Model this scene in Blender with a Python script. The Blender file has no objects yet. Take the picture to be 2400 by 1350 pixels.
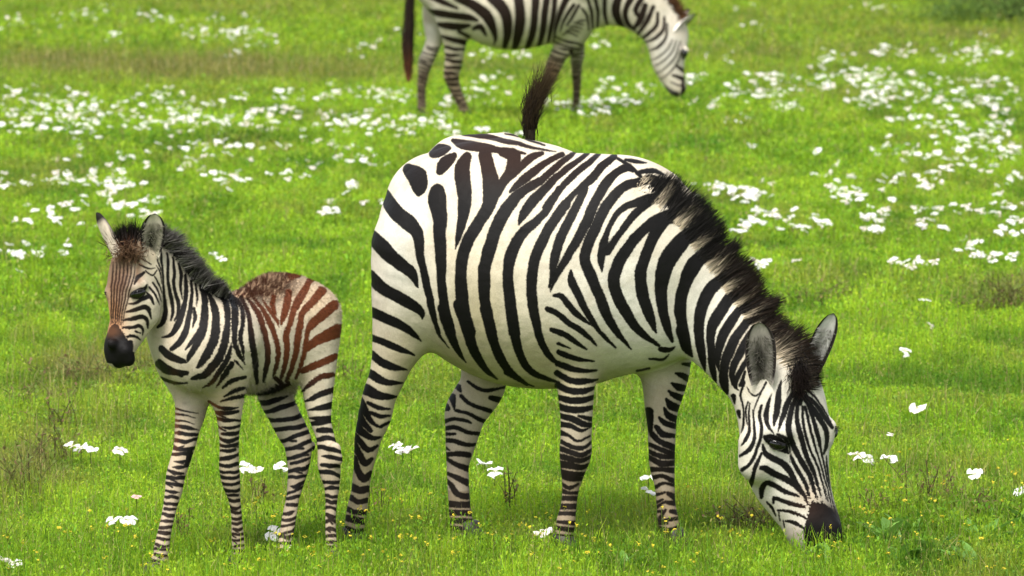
import bpy, math
import numpy as np
from mathutils import Vector

# ------------------------------------------------------------------ camera, sky, sun, exposure
scene = bpy.context.scene
COL = scene.collection
F, CX, CY, CAM_H = 13333.0, 1200.0, 675.0, 2.6          # focal length in 1/2400ths of the frame width, eye height
PITCH = math.atan(1296.0 / F)
cam_data = bpy.data.cameras.new('camera')
cam_data.sensor_width = 36.0
cam_data.lens = 36.0 * F / 2400.0
cam_data.clip_start = 0.5
cam_data.clip_end = 6000.0
cam_data.dof.use_dof = True
cam_data.dof.focus_distance = 18.0
cam_data.dof.aperture_fstop = 8.5
cam = bpy.data.objects.new('camera', cam_data)
COL.objects.link(cam)
cam.location = (0, 0, CAM_H)
cam.rotation_euler = (math.pi / 2 - PITCH, 0, 0)
scene.camera = cam

SUN_EL, SUN_AZ = math.radians(58), math.radians(205)      # azimuth clockwise from +Y: behind the camera, to its left
world = bpy.data.worlds.new('World')
scene.world = world
world.use_nodes = True
wn = world.node_tree
wn.nodes.clear()
sky = wn.nodes.new('ShaderNodeTexSky')
sky.sky_type = 'NISHITA'
sky.sun_disc = False
sky.sun_elevation = SUN_EL
sky.sun_rotation = SUN_AZ
sky.dust_density = 3.0
hs = wn.nodes.new('ShaderNodeHueSaturation')
hs.inputs['Saturation'].default_value = 0.35               # thin bright cloud
bg = wn.nodes.new('ShaderNodeBackground')
bg.inputs['Strength'].default_value = 0.15
wo = wn.nodes.new('ShaderNodeOutputWorld')
wn.links.new(sky.outputs[0], hs.inputs['Color'])
wn.links.new(hs.outputs[0], bg.inputs['Color'])
wn.links.new(bg.outputs[0], wo.inputs['Surface'])
sun_data = bpy.data.lights.new('sun', 'SUN')
sun_data.energy = 2.3
sun_data.angle = math.radians(20)
sun_data.color = (1.0, 0.955, 0.88)
sun = bpy.data.objects.new('sun', sun_data)
COL.objects.link(sun)
sd = Vector((math.sin(SUN_AZ) * math.cos(SUN_EL), math.cos(SUN_AZ) * math.cos(SUN_EL), math.sin(SUN_EL)))
sun.rotation_euler = (-sd).to_track_quat('-Z', 'Y').to_euler()
sun.location = sd * 60
scene.view_settings.view_transform = 'Standard'
scene.view_settings.look = 'None'
scene.view_settings.exposure = 1.06
scene.view_settings.gamma = 1.0

# ------------------------------------------------------------------ helpers
RNG = np.random.default_rng(7)
CP, SP = math.cos(PITCH), math.sin(PITCH)

def P(px, py, Y):
    """point at distance Y that the photo shows at px, py (arrays welcome)"""
    a = (np.asarray(px, float) - CX) / F
    b = (np.asarray(py, float) - CY) / F
    dx, dy, dz = a, CP - b * SP, -SP - b * CP
    s = np.asarray(Y, float) / dy
    return np.stack(np.broadcast_arrays(dx * s, dy * s, CAM_H + dz * s), -1)

def ground_Y(py):
    b = (np.asarray(py, float) - CY) / F
    return CAM_H / (SP + b * CP) * (CP - b * SP)

def chart(p):
    """side chart of an animal: where a surface point falls in the traced side view"""
    dep = p[:, 1] * CP + (CAM_H - p[:, 2]) * SP
    up = p[:, 1] * SP - (CAM_H - p[:, 2]) * CP
    return np.stack([CX + F * p[:, 0] / dep, CY - F * up / dep], -1)

def tag(o, label=None, cat=None, group=None, kind=None):
    if label: o['label'] = label
    if cat: o['category'] = cat
    if group: o['group'] = group
    if kind: o['kind'] = kind
    return o

def link(name, me, parent=None):
    o = bpy.data.objects.new(name, me)
    COL.objects.link(o)
    if parent is not None:
        o.parent = parent
        if me is not None:
            me.transform(parent_inverse(parent))
    return o

def parent_inverse(parent):
    from mathutils import Matrix
    off = Vector((0, 0, 0))
    q = parent
    while q is not None:
        off += Vector(q.location)
        q = q.parent
    return Matrix.Translation(-off)

def empty(name, loc):
    o = bpy.data.objects.new(name, None)
    COL.objects.link(o)
    o.location = tuple(float(v) for v in loc)
    o.empty_display_size = 0.1
    return o

def mesh_np(name, verts, faces, mat=None, cols=None, smooth=False):
    """faces: (n,k) int array"""
    me = bpy.data.meshes.new(name)
    verts = np.ascontiguousarray(verts, np.float32)
    faces = np.ascontiguousarray(faces, np.int32)
    n, k = faces.shape
    me.vertices.add(len(verts))
    me.vertices.foreach_set('co', verts.ravel())
    me.loops.add(n * k)
    me.loops.foreach_set('vertex_index', faces.ravel())
    me.polygons.add(n)
    me.polygons.foreach_set('loop_start', np.arange(0, n * k, k, dtype=np.int32))
    me.update(calc_edges=True)
    if cols is not None:
        set_col(me, 'col', cols)
    if smooth:
        me.polygons.foreach_set('use_smooth', np.ones(n, bool))
    if mat: me.materials.append(mat)
    return me

def set_col(me, name, cols):
    c = np.ones((len(cols), 4), np.float32)
    c[:, :3] = cols
    at = me.attributes.new(name, 'FLOAT_COLOR', 'POINT')
    at.data.foreach_set('color', c.ravel())

def set_float(me, name, v):
    at = me.attributes.new(name, 'FLOAT', 'POINT')
    at.data.foreach_set('value', np.ascontiguousarray(v, np.float32))

def hash2(ix, iy, seed):
    h = (ix.astype(np.int64) * 374761393 + iy.astype(np.int64) * 668265263 + seed * 1442695) & 0x7fffffff
    h = ((h ^ (h >> 13)) * 1274126177) & 0x7fffffff
    return ((h ^ (h >> 16)) & 0xffff) / 65535.0

def vnoise(x, y, seed=0):
    ix, iy = np.floor(x), np.floor(y)
    fx, fy = x - ix, y - iy
    fx, fy = fx * fx * (3 - 2 * fx), fy * fy * (3 - 2 * fy)
    a, b = hash2(ix, iy, seed), hash2(ix + 1, iy, seed)
    c, d = hash2(ix, iy + 1, seed), hash2(ix + 1, iy + 1, seed)
    return a + (b - a) * fx + (c - a) * fy + (a - b - c + d) * fx * fy

def fnoise(x, y, seed=0):
    return (vnoise(x, y, seed) + .5 * vnoise(x * 2.03, y * 2.03, seed + 5) + .25 * vnoise(x * 4.1, y * 4.1, seed + 9)) / 1.75

def lerp(a, b, t):
    return a + (b - a) * t

def sstep(a, b, x):
    t = np.clip((x - a) / (b - a), 0, 1)
    return t * t * (3 - 2 * t)

# ------------------------------------------------------------------ materials
def new_mat(name):
    m = bpy.data.materials.new(name)
    m.use_nodes = True
    nt = m.node_tree
    b = nt.nodes['Principled BSDF']
    return m, nt, b

def attr(nt, name, out='Color'):
    a = nt.nodes.new('ShaderNodeAttribute')
    a.attribute_name = name
    return a.outputs[out]

def coat_material():
    m, nt, b = new_mat('zebra_coat')
    N, L = nt.nodes, nt.links
    tc = N.new('ShaderNodeTexCoord')
    n1 = N.new('ShaderNodeTexNoise'); n1.inputs['Scale'].default_value = 150; n1.inputs['Detail'].default_value = 3
    L.new(tc.outputs['Object'], n1.inputs['Vector'])
    ma = N.new('ShaderNodeMath'); ma.operation = 'MULTIPLY_ADD'
    L.new(n1.outputs['Fac'], ma.inputs[0]); L.new(attr(nt, 'rough_edge', 'Fac'), ma.inputs[1]); L.new(attr(nt, 'field', 'Fac'), ma.inputs[2])
    mb = N.new('ShaderNodeMath'); mb.operation = 'MULTIPLY_ADD'
    L.new(attr(nt, 'rough_edge', 'Fac'), mb.inputs[0]); mb.inputs[1].default_value = -0.5; L.new(ma.outputs[0], mb.inputs[2])
    mr = N.new('ShaderNodeMapRange'); mr.interpolation_type = 'SMOOTHSTEP'
    mr.inputs['From Min'].default_value = -1.8; mr.inputs['From Max'].default_value = 1.8
    L.new(mb.outputs[0], mr.inputs['Value'])
    # fine hair grain and dirt on the pale coat
    n2 = N.new('ShaderNodeTexNoise'); n2.inputs['Scale'].default_value = 14; n2.inputs['Detail'].default_value = 6; n2.inputs['Roughness'].default_value = .7
    L.new(tc.outputs['Object'], n2.inputs['Vector'])
    cr = N.new('ShaderNodeMapRange'); cr.inputs['From Min'].default_value = .35; cr.inputs['From Max'].default_value = .75
    cr.inputs['To Min'].default_value = 1.07; cr.inputs['To Max'].default_value = .76
    L.new(n2.outputs['Fac'], cr.inputs['Value'])
    n3 = N.new('ShaderNodeTexNoise'); n3.inputs['Scale'].default_value = 320; n3.inputs['Detail'].default_value = 2
    L.new(tc.outputs['Object'], n3.inputs['Vector'])
    c3 = N.new('ShaderNodeMapRange'); c3.inputs['From Min'].default_value = .3; c3.inputs['From Max'].default_value = .7
    c3.inputs['To Min'].default_value = .88; c3.inputs['To Max'].default_value = 1.1
    L.new(n3.outputs['Fac'], c3.inputs['Value'])
    mm = N.new('ShaderNodeMath'); mm.operation = 'MULTIPLY'
    L.new(cr.outputs[0], mm.inputs[0]); L.new(c3.outputs[0], mm.inputs[1])
    vm = N.new('ShaderNodeVectorMath'); vm.operation = 'SCALE'
    L.new(attr(nt, 'pale'), vm.inputs[0]); L.new(mm.outputs[0], vm.inputs['Scale'])
    n5 = N.new('ShaderNodeTexNoise'); n5.inputs['Scale'].default_value = 5.5; n5.inputs['Detail'].default_value = 7; n5.inputs['Roughness'].default_value = .72
    L.new(tc.outputs['Object'], n5.inputs['Vector'])
    c5 = N.new('ShaderNodeMapRange'); c5.inputs['From Min'].default_value = .5; c5.inputs['From Max'].default_value = .78; c5.inputs['To Max'].default_value = .55
    L.new(n5.outputs['Fac'], c5.inputs['Value'])
    md = N.new('ShaderNodeMix'); md.data_type = 'RGBA'; md.inputs[7].default_value = (.30, .225, .135, 1)      # dust and mud stains
    L.new(c5.outputs[0], md.inputs['Factor']); L.new(vm.outputs[0], md.inputs[6])
    mx = N.new('ShaderNodeMix'); mx.data_type = 'RGBA'
    L.new(mr.outputs[0], mx.inputs['Factor']); L.new(md.outputs[2], mx.inputs[6]); L.new(attr(nt, 'dark'), mx.inputs[7])
    L.new(mx.outputs[2], b.inputs['Base Color'])
    b.inputs['Roughness'].default_value = .6
    b.inputs['Specular IOR Level'].default_value = .11
    # hair and skin relief
    bp = N.new('ShaderNodeBump'); bp.inputs['Strength'].default_value = .35; bp.inputs['Distance'].default_value = .004
    n4 = N.new('ShaderNodeTexNoise'); n4.inputs['Scale'].default_value = 60; n4.inputs['Detail'].default_value = 5
    L.new(tc.outputs['Object'], n4.inputs['Vector'])
    L.new(n4.outputs['Fac'], bp.inputs['Height'])
    b2 = N.new('ShaderNodeBump'); b2.inputs['Strength'].default_value = .5; b2.inputs['Distance'].default_value = .02
    n6 = N.new('ShaderNodeTexNoise'); n6.inputs['Scale'].default_value = 8; n6.inputs['Detail'].default_value = 2
    L.new(tc.outputs['Object'], n6.inputs['Vector']); L.new(n6.outputs['Fac'], b2.inputs['Height'])
    L.new(b2.outputs[0], bp.inputs['Normal']); L.new(bp.outputs[0], b.inputs['Normal'])
    return m

def col_material(name, rough=.6, spec=.2, transl=0.0, noise=0.0):
    """colour comes with the strands or leaves themselves"""
    m, nt, b = new_mat(name)
    N, L = nt.nodes, nt.links
    c = attr(nt, 'col')
    b.inputs['Roughness'].default_value = rough
    b.inputs['Specular IOR Level'].default_value = spec
    if noise:
        tc = N.new('ShaderNodeTexCoord')
        n = N.new('ShaderNodeTexNoise'); n.inputs['Scale'].default_value = noise; n.inputs['Detail'].default_value = 4
        L.new(tc.outputs['Object'], n.inputs['Vector'])
        mr = N.new('ShaderNodeMapRange'); mr.inputs['To Min'].default_value = .7; mr.inputs['To Max'].default_value = 1.3
        L.new(n.outputs['Fac'], mr.inputs['Value'])
        vm = N.new('ShaderNodeVectorMath'); vm.operation = 'SCALE'
        L.new(c, vm.inputs[0]); L.new(mr.outputs[0], vm.inputs['Scale'])
        c = vm.outputs[0]
    L.new(c, b.inputs['Base Color'])
    if transl:
        t = N.new('ShaderNodeBsdfTranslucent')
        L.new(c, t.inputs['Color'])
        mx = N.new('ShaderNodeMixShader'); mx.inputs[0].default_value = transl
        L.new(b.outputs[0], mx.inputs[1]); L.new(t.outputs[0], mx.inputs[2])
        L.new(mx.outputs[0], N['Material Output'].inputs['Surface'])
    return m

M_COAT = coat_material()
M_HAIR = col_material('coarse_hair', .6, .12)
M_EAR = col_material('ear_fur', .75, .15, 0, 60)
M_GRASS = col_material('grass_leaf', .55, .12, .5)
M_LEAF = col_material('broad_leaf', .45, .3, .3, 30)
M_PETAL = col_material('white_petal', .6, .15, .35)
M_EYE, _n, _b = new_mat('wet_eye')
_b.inputs['Base Color'].default_value = (.006, .005, .004, 1); _b.inputs['Roughness'].default_value = .08
M_HOOF, _n, _b = new_mat('horn_hoof')
_t = _n.nodes.new('ShaderNodeTexNoise'); _t.inputs['Scale'].default_value = 40
_r = _n.nodes.new('ShaderNodeValToRGB'); _r.color_ramp.elements[0].color = (.006, .005, .004, 1); _r.color_ramp.elements[1].color = (.026, .02, .015, 1)
_n.links.new(_t.outputs['Fac'], _r.inputs[0]); _n.links.new(_r.outputs[0], _b.inputs['Base Color']); _b.inputs['Roughness'].default_value = .6
# ------------------------------------------------------------------ animal bodies: blended limb chains -> one continuous skin
def crom(pts, sub):
    """Catmull-Rom resampling of rows of numbers"""
    p = np.asarray(pts, float)
    if len(p) < 3:
        t = np.linspace(0, 1, sub + 1)[:, None]
        return p[0] * (1 - t) + p[1] * t if len(p) == 2 else p
    q = np.vstack([2 * p[0] - p[1], p, 2 * p[-1] - p[-2]])
    out = []
    for i in range(1, len(q) - 2):
        for s in range(sub):
            t = s / sub
            a, b, c, d = q[i - 1], q[i], q[i + 1], q[i + 2]
            out.append(.5 * (2 * b + (c - a) * t + (2 * a - 5 * b + 4 * c - d) * t * t + (3 * b - a - 3 * c + d) * t ** 3))
    out.append(p[-1])
    return np.array(out)

def chain(pts, dep, rd=1.0, k=.03, base=None, group='main', sub=4):
    """pts: (px, py, r) rows; dep: distance behind the animal's base line at first and last point; rd: thickness in depth / thickness in the side view
       base: the py where the limb meets the ground, which fixes the distance of its foot"""
    return dict(pts=pts, dep=dep, rd=rd, k=k, base=base, group=group, sub=sub)

def resolve(ch, Y0):
    p = np.asarray(ch['pts'], float)
    n = len(p)
    L = np.r_[0, np.cumsum(np.hypot(*np.diff(p[:, :2], axis=0).T))] if n > 1 else np.zeros(1)
    t = L / max(L[-1], 1e-6)
    d = np.asarray(ch['dep'], float) if np.ndim(ch['dep']) else np.full(2, float(ch['dep']))
    if ch['base'] is not None:
        d = np.array([d[0], ground_Y(ch['base']) - Y0])
    dep = d if len(d) == n else np.interp(t, np.linspace(0, 1, len(d)), d)
    rd = np.asarray(ch['rd'], float) if np.ndim(ch['rd']) else np.full(2, float(ch['rd']))
    rd = rd if len(rd) == n else np.interp(t, np.linspace(0, 1, len(rd)), rd)
    q = crom(np.c_[p, dep, rd], ch['sub']) if n > 1 else np.c_[p, dep, rd]
    w = P(q[:, 0], q[:, 1], Y0 + q[:, 3])
    r = q[:, 2] * (Y0 + q[:, 3]) / F
    return w, r, np.maximum(q[:, 4], .15)

def seg_dist(pts, a, b, ra, rb, s):
    sc = np.array([1, s, 1], np.float32)
    q = pts * sc
    a, b = a * sc, b * sc
    ab = b - a
    l2 = float(ab @ ab)
    t = np.clip(((q - a) @ ab) / l2, 0, 1) if l2 > 1e-10 else np.zeros(len(q), np.float32)
    d = q - a - t[:, None] * ab
    d = np.sqrt((d * d).sum(1)) - (ra + (rb - ra) * t)
    return d / max(s, 1) if s > 1 else d

def chain_dist(pts, w, r, rd, margin):
    out = np.full(len(pts), 9.0, np.float32)
    for i in range(max(len(w) - 1, 1)):
        j = min(i + 1, len(w) - 1)
        R = max(r[i], r[j]) + margin
        Ry = max(r[i] * rd[i], r[j] * rd[j]) + margin * max(1, rd[i])
        lo = np.minimum(w[i], w[j]) - [R, Ry, R]
        hi = np.maximum(w[i], w[j]) + [R, Ry, R]
        m = np.nonzero(((pts >= lo) & (pts <= hi)).all(1))[0]
        if len(m):
            out[m] = np.minimum(out[m], seg_dist(pts[m], w[i].astype(np.float32), w[j].astype(np.float32), r[i], r[j], 2 / (rd[i] + rd[j])))
    return out

def grid_body(chains, Y0, vox):
    res = [resolve(c, Y0) for c in chains]
    lo = np.min([(w - (r * np.maximum(1, rd))[:, None]).min(0) for w, r, rd in res], 0) - 3 * vox
    hi = np.max([(w + (r * np.maximum(1, rd))[:, None]).max(0) for w, r, rd in res], 0) + 3 * vox
    n = np.ceil((hi - lo) / vox).astype(int) + 1
    D = np.full(n, 9.0, np.float32)
    for c, (w, r, rd) in zip(chains, res):
        k = c['k']
        mg = k + 3 * vox
        E = (r * np.maximum(1, rd))[:, None] + mg * 1.6
        i0 = np.clip(np.floor(((w - E).min(0) - lo) / vox).astype(int), 0, n - 1)
        i1 = np.clip(np.ceil(((w + E).max(0) - lo) / vox).astype(int) + 1, 1, n)
        ax = [lo[a] + vox * np.arange(i0[a], i1[a]) for a in range(3)]
        X = np.stack(np.meshgrid(*ax, indexing='ij'), -1).astype(np.float32)
        sh = X.shape[:3]
        d = chain_dist(X.reshape(-1, 3), w, r, rd, mg).reshape(sh)
        sl = tuple(slice(i0[a], i1[a]) for a in range(3))
        o = D[sl]
        h = np.maximum(k - np.abs(o - d), 0)
        D[sl] = np.minimum(o, d) - h * h / (4 * k)
    return D, lo, res

def surface_nets(D, lo, vox):
    S = D < 0
    n = np.array(D.shape)
    cs = [(i, j, k) for i in (0, 1) for j in (0, 1) for k in (0, 1)]
    cnt = sum(S[i:n[0] - 1 + i, j:n[1] - 1 + j, k:n[2] - 1 + k].astype(np.int8) for i, j, k in cs)
    act = np.argwhere((cnt > 0) & (cnt < 8))
    vals = np.stack([D[act[:, 0] + i, act[:, 1] + j, act[:, 2] + k] for i, j, k in cs], 1)
    pos = np.zeros((len(act), 3)); num = np.zeros(len(act))
    for a in range(8):
        for b in range(a + 1, 8):
            da = np.array(cs[b]) - np.array(cs[a])
            if np.abs(da).sum() != 1: continue
            m = (vals[:, a] < 0) != (vals[:, b] < 0)
            t = vals[m, a] / (vals[m, a] - vals[m, b])
            pos[m] += np.array(cs[a]) + t[:, None] * da
            num[m] += 1
    verts = lo + vox * (act + pos / num[:, None])
    idx = np.full(n - 1, -1, np.int32)
    idx[act[:, 0], act[:, 1], act[:, 2]] = np.arange(len(act))
    faces = []
    for ax in range(3):
        e = [0, 0, 0]; e[ax] = 1
        A = S[:n[0] - e[0], :n[1] - e[1], :n[2] - e[2]]
        B = S[e[0]:, e[1]:, e[2]:]
        u, v = (ax + 1) % 3, (ax + 2) % 3
        for inside_first in (True, False):
            c = np.argwhere((A & ~B) if inside_first else (~A & B))
            c = c[(c[:, u] > 0) & (c[:, v] > 0)]
            def at(du, dv):
                q = c.copy(); q[:, u] -= du; q[:, v] -= dv
                return idx[q[:, 0], q[:, 1], q[:, 2]]
            f = np.stack([at(1, 1), at(0, 1), at(0, 0), at(1, 0)], 1)
            faces.append(f if inside_first else f[:, ::-1])
    f = np.vstack(faces)
    return verts, f[(f >= 0).all(1)]

def subdivided(me, levels=1):
    o = bpy.data.objects.new('temp', me)
    COL.objects.link(o)
    md = o.modifiers.new('s', 'SUBSURF'); md.levels = levels; md.render_levels = levels
    dg = bpy.context.evaluated_depsgraph_get()
    new = bpy.data.meshes.new_from_object(o.evaluated_get(dg))
    bpy.data.objects.remove(o)
    bpy.data.meshes.remove(me)
    return new

def coords(me):
    v = np.empty(len(me.vertices) * 3, np.float32)
    me.vertices.foreach_get('co', v)
    return v.reshape(-1, 3)

def stripe_field(uv, sets, fat=0.0):
    """sets: (scale, ox, oy, strokes, vertex mask or None); a stroke is a list of (x, y, width); > 0 inside a stripe"""
    f = np.full(len(uv), -40.0, np.float32)
    for sc, ox, oy, strokes, mask in sets:
        ids = np.arange(len(uv)) if mask is None else np.nonzero(mask)[0]
        q = uv[ids]
        for s in strokes:
            p = crom([(ox + sc * x, oy + sc * y, sc * w + fat * min(1, w * sc / 12)) for x, y, w in s], 3)
            lo = p[:, :2].min(0) - p[:, 2].max() - 8; hi = p[:, :2].max(0) + p[:, 2].max() + 8
            m = np.nonzero(((q >= lo) & (q <= hi)).all(1))[0]
            if not len(m): continue
            z = q[m]; best = np.full(len(z), -40.0)
            for a, b in zip(p[:-1], p[1:]):
                ab = b[:2] - a[:2]
                t = np.clip(((z - a[:2]) @ ab) / max(ab @ ab, 1e-6), 0, 1)
                d = np.hypot(*(z - a[:2] - t[:, None] * ab).T)
                best = np.maximum(best, .5 * (a[2] + (b[2] - a[2]) * t) - d)
            f[ids[m]] = np.maximum(f[ids[m]], best)
    return f

def leg_bands(pts, y0, y1, s0, s1, frac=.55, tilt=0., bow=0., seed=0, wide=1.12, fork=.25):
    """irregular rings down a leg: strokes in the side chart"""
    r = np.random.default_rng(seed)
    p = np.asarray(pts, float)
    o = np.argsort(p[:, 1]); p = p[o]
    out, y = [], y0
    while y < y1:
        s = np.interp(y, [y0, y1], [s0, s1]) * r.uniform(.85, 1.15)
        cx, R = np.interp(y, p[:, 1], p[:, 0]), np.interp(y, p[:, 1], p[:, 2]) * wide
        tl = np.interp(y, [y0, y1], tilt) if np.ndim(tilt) else tilt
        tl += r.normal(0, .08)
        w = s * frac
        b = bow * R + r.normal(0, .12) * s
        row = []
        for u in (-1, -.5, 0, .5, 1):
            row.append((cx + u * R, y + tl * u * R + b * (1 - u * u) + r.normal(0, .07) * s, w * r.uniform(.8, 1.15) * (1 - .25 * abs(u))))
        c = r.uniform()
        if c < fork: row = row[:4] if r.uniform() < .5 else row[1:]; row[0 if len(row) == 4 and c < fork / 2 else -1] = (*row[0 if c < fork / 2 else -1][:2], w * .3)
        out.append(row)
        if r.uniform() < fork * .8:
            u0 = r.uniform(-.9, .3)
            out.append([(cx + u * R, y + tl * u * R + b * (1 - u * u) + s * .5 * (u - u0) / .6, w * .5) for u in (u0, u0 + .3, u0 + .6)])
        y += s
    return out

def blotch(uv, spots):
    """sum of soft spots (px, py, rx, ry) clipped to 0..1"""
    o = np.zeros(len(uv))
    for x, y, rx, ry in spots:
        o = np.maximum(o, np.exp(-((uv[:, 0] - x) / rx) ** 2 - ((uv[:, 1] - y) / ry) ** 2))
    return o

def make_body(name, chains, Y0, vox, sets_fn, colour_fn, parent, rough_edge=3.0, wob=2.0, seed=1, fat=2.0):
    D, lo, res = grid_body(chains, Y0, vox)
    v, f = surface_nets(D, lo, vox)
    me = subdivided(mesh_np(name, v, f), 1)
    co = coords(me)
    groups = {}
    dist = np.full(len(co), 9.0, np.float32); gid = np.zeros(len(co), np.int8)
    names = sorted({c['group'] for c in chains})
    for c, (w, r, rd) in zip(chains, res):
        d = chain_dist(co, w, r, rd, .06)
        m = d < dist
        dist[m] = d[m]; gid[m] = names.index(c['group'])
    masks = {n: gid == i for i, n in enumerate(names)}
    uv = chart(co)
    k = .011
    j = np.stack([fnoise(uv[:, 0] * k * 3, uv[:, 1] * k * 3, seed) - .5, fnoise(uv[:, 0] * k * 3, uv[:, 1] * k * 3, seed + 50) - .5], -1)
    field = stripe_field(uv + j * 2 * wob, sets_fn(masks), fat)
    pale, dark = colour_fn(uv, co, masks)
    set_float(me, 'field', field)
    set_float(me, 'rough_edge', rough_edge(uv) if callable(rough_edge) else np.full(len(co), rough_edge))
    set_col(me, 'pale', pale); set_col(me, 'dark', dark)
    me.materials.clear(); me.materials.append(M_COAT)
    me.polygons.foreach_set('use_smooth', np.ones(len(me.polygons), bool))
    return link(name, me, parent), co, field

class Skin:
    """nearest surface of a body in its side chart, for rooting hair and features"""
    def __init__(self, co, cell=4.0):
        self.uv = chart(co); self.cell = cell
        self.o = self.uv.min(0) - 10 * cell
        n = np.ceil((self.uv.max(0) + 10 * cell - self.o) / cell).astype(int)
        self.g = np.full(n, 99.0)
        ij = ((self.uv - self.o) / cell).astype(int)
        np.minimum.at(self.g, (ij[:, 0], ij[:, 1]), co[:, 1])
    def Y(self, px, py, fallback):
        i = np.clip(((np.asarray(px) - self.o[0]) / self.cell).astype(int), 0, self.g.shape[0] - 1)
        j = np.clip(((np.asarray(py) - self.o[1]) / self.cell).astype(int), 0, self.g.shape[1] - 1)
        v = self.g[i, j]
        return np.where(v < 90, np.minimum(v, fallback), fallback)

# ------------------------------------------------------------------ hair, ears, eyes, hooves
def strands(name, roots, dirs, lens, width, cols_root, cols_tip, parent, bend=None, segs=3, mat=None, mix=.6):
    """thin tapering three-sided hairs"""
    n = len(roots)
    rng = np.random.default_rng(len(roots))
    d = dirs / np.linalg.norm(dirs, axis=1)[:, None]
    a = np.cross(d, rng.normal(size=(n, 3))); a /= np.linalg.norm(a, axis=1)[:, None]
    b = np.cross(d, a)
    if bend is None: bend = np.zeros((n, 3))
    V, C, Fc = [], [], []
    for s in range(segs + 1):
        t = s / segs
        c = roots + d * (lens * t)[:, None] + bend * (t * t)
        w = width * (1 - .85 * t)
        for q in range(3):
            an = q * 2.0944
            V.append(c + (a * math.cos(an) + b * math.sin(an)) * np.reshape(w, (-1, 1)))
            C.append(lerp(cols_root, cols_tip, float(sstep(.1, mix, t))))
    V = np.stack(V, 1); C = np.stack(C, 1)
    m = V.shape[1]
    base = (np.arange(n) * m)[:, None]
    for s in range(segs):
        for q in range(3):
            q2 = (q + 1) % 3
            Fc.append(base + np.array([[3 * s + q, 3 * s + q2, 3 * s + 3 + q2, 3 * s + 3 + q]]))
    me = mesh_np(name, V.reshape(-1, 3), np.vstack(Fc), mat or M_HAIR, C.reshape(-1, 3), True)
    return link(name, me, parent)

def make_ear(base, tip, side, width, cup, parent, inner, rim, outer, tipcol, lean=0.0, hairy=True):
    """cupped leaf-shaped ear; side: unit vector across the opening; the opening faces cross(side, axis)"""
    base, tip, side = map(lambda q: np.asarray(q, float), (base, tip, side))
    ax = tip - base; L = np.linalg.norm(ax); ax /= L
    side = side - ax * (side @ ax); side /= np.linalg.norm(side)
    nrm = np.cross(side, ax)
    U, W = 22, 17
    V, C = [], []
    rng = np.random.default_rng(3)
    for layer in (0, 1):
        for i in range(U):
            u = i / (U - 1)
            w = width * (.42 + .58 * math.sin(math.pi * min(1, .10 + u * .62))) * (1 - max(0, (u - .62) / .38) ** 2.6) ** .5 if u < 1 else 0
            w = max(w, .0015)
            for j in range(W):
                v = -1 + 2 * j / (W - 1)
                roll = v * 1.25 * (1 - .35 * u)
                depth = cup * (1 - u * .55) * (math.cos(roll) - .32)
                p = base + ax * (L * u) + side * (w * math.sin(roll) / math.sin(1.25)) - nrm * depth
                if layer: p = p - nrm * (.006 * (1 - abs(v) ** 4) * (1 - u ** 6)) 
                V.append(p)
                e = max(abs(v) ** 3, sstep(.95, 1.0, u))
                if layer == 0:
                    c = lerp(np.array(inner[0]), np.array(inner[1]), min(1, 1.25 * math.exp(-((v + .1) / .4) ** 2 - ((u - .36) / .34) ** 2)))
                    c = lerp(c, np.array(rim), sstep(.17, .42, e) * sstep(.02, .15, u))
                else:
                    c = lerp(np.array(outer), np.array(tipcol), sstep(.72, .86, u))
                    c = lerp(c, np.array(rim), sstep(.8, .97, abs(v)) * sstep(.2, .45, u))
                C.append(c * rng.uniform(.9, 1.1))
    Fc = []
    for layer in (0, 1):
        o = layer * U * W
        for i in range(U - 1):
            for j in range(W - 1):
                q = [o + i * W + j, o + i * W + j + 1, o + (i + 1) * W + j + 1, o + (i + 1) * W + j]
                Fc.append(q if layer == 0 else q[::-1])
    for i in range(U - 1):
        for j, fl in ((0, 0), (W - 1, 1)):
            q = [i * W + j, (i + 1) * W + j, U * W + (i + 1) * W + j, U * W + i * W + j]
            Fc.append(q[::-1] if fl else q)
    me = mesh_np('ear', np.array(V), np.array(Fc), M_EAR, np.array(C), True)
    e = link('ear', me, parent)
    if hairy:
        n = 260
        u = rng.uniform(.05, .75, n); v = rng.uniform(-1, 1, n)
        ro, di = [], []
        for uu, vv in zip(u, v):
            i = min(int(uu * (U - 1)), U - 2); j = min(int((vv * .9 + 1) / 2 * (W - 1)), W - 2)
            p = V[i * W + j]
            ro.append(p); di.append(ax * .7 + nrm * .5 - side * vv * .9 + rng.normal(0, .2, 3))
        k = rng.uniform(.5, 1.0, (n, 1))
        strands('ear_hair', np.array(ro), np.array(di), rng.uniform(.2, .38, n) * width * 1.4, .0011, np.array([inner[0]]) * k * .7, np.array([inner[0]]) * .9 * k, e)
    return e

def make_eye(c, r, flat, parent, along):
    """almond eyeball"""
    n, m = 12, 18
    V, Fc = [], []
    along = np.asarray(along, float); along /= np.linalg.norm(along)
    out = np.asarray(flat, float); out -= along * (out @ along); out /= np.linalg.norm(out)
    up = np.cross(out, along)
    for i in range(n + 1):
        th = math.pi * i / n
        for j in range(m):
            ph = 2 * math.pi * j / m
            V.append(np.asarray(c) + along * (r * 1.25 * math.cos(th)) + (up * math.cos(ph) * .8 + out * math.sin(ph) * .9) * (r * math.sin(th) ** 1.15 if math.sin(th) > 1e-6 else 0))
    for i in range(n):
        for j in range(m):
            Fc.append([i * m + j, i * m + (j + 1) % m, (i + 1) * m + (j + 1) % m, (i + 1) * m + j])
    return link('eye', mesh_np('eye', np.array(V), np.array(Fc), M_EYE, None, True), parent)

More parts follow.
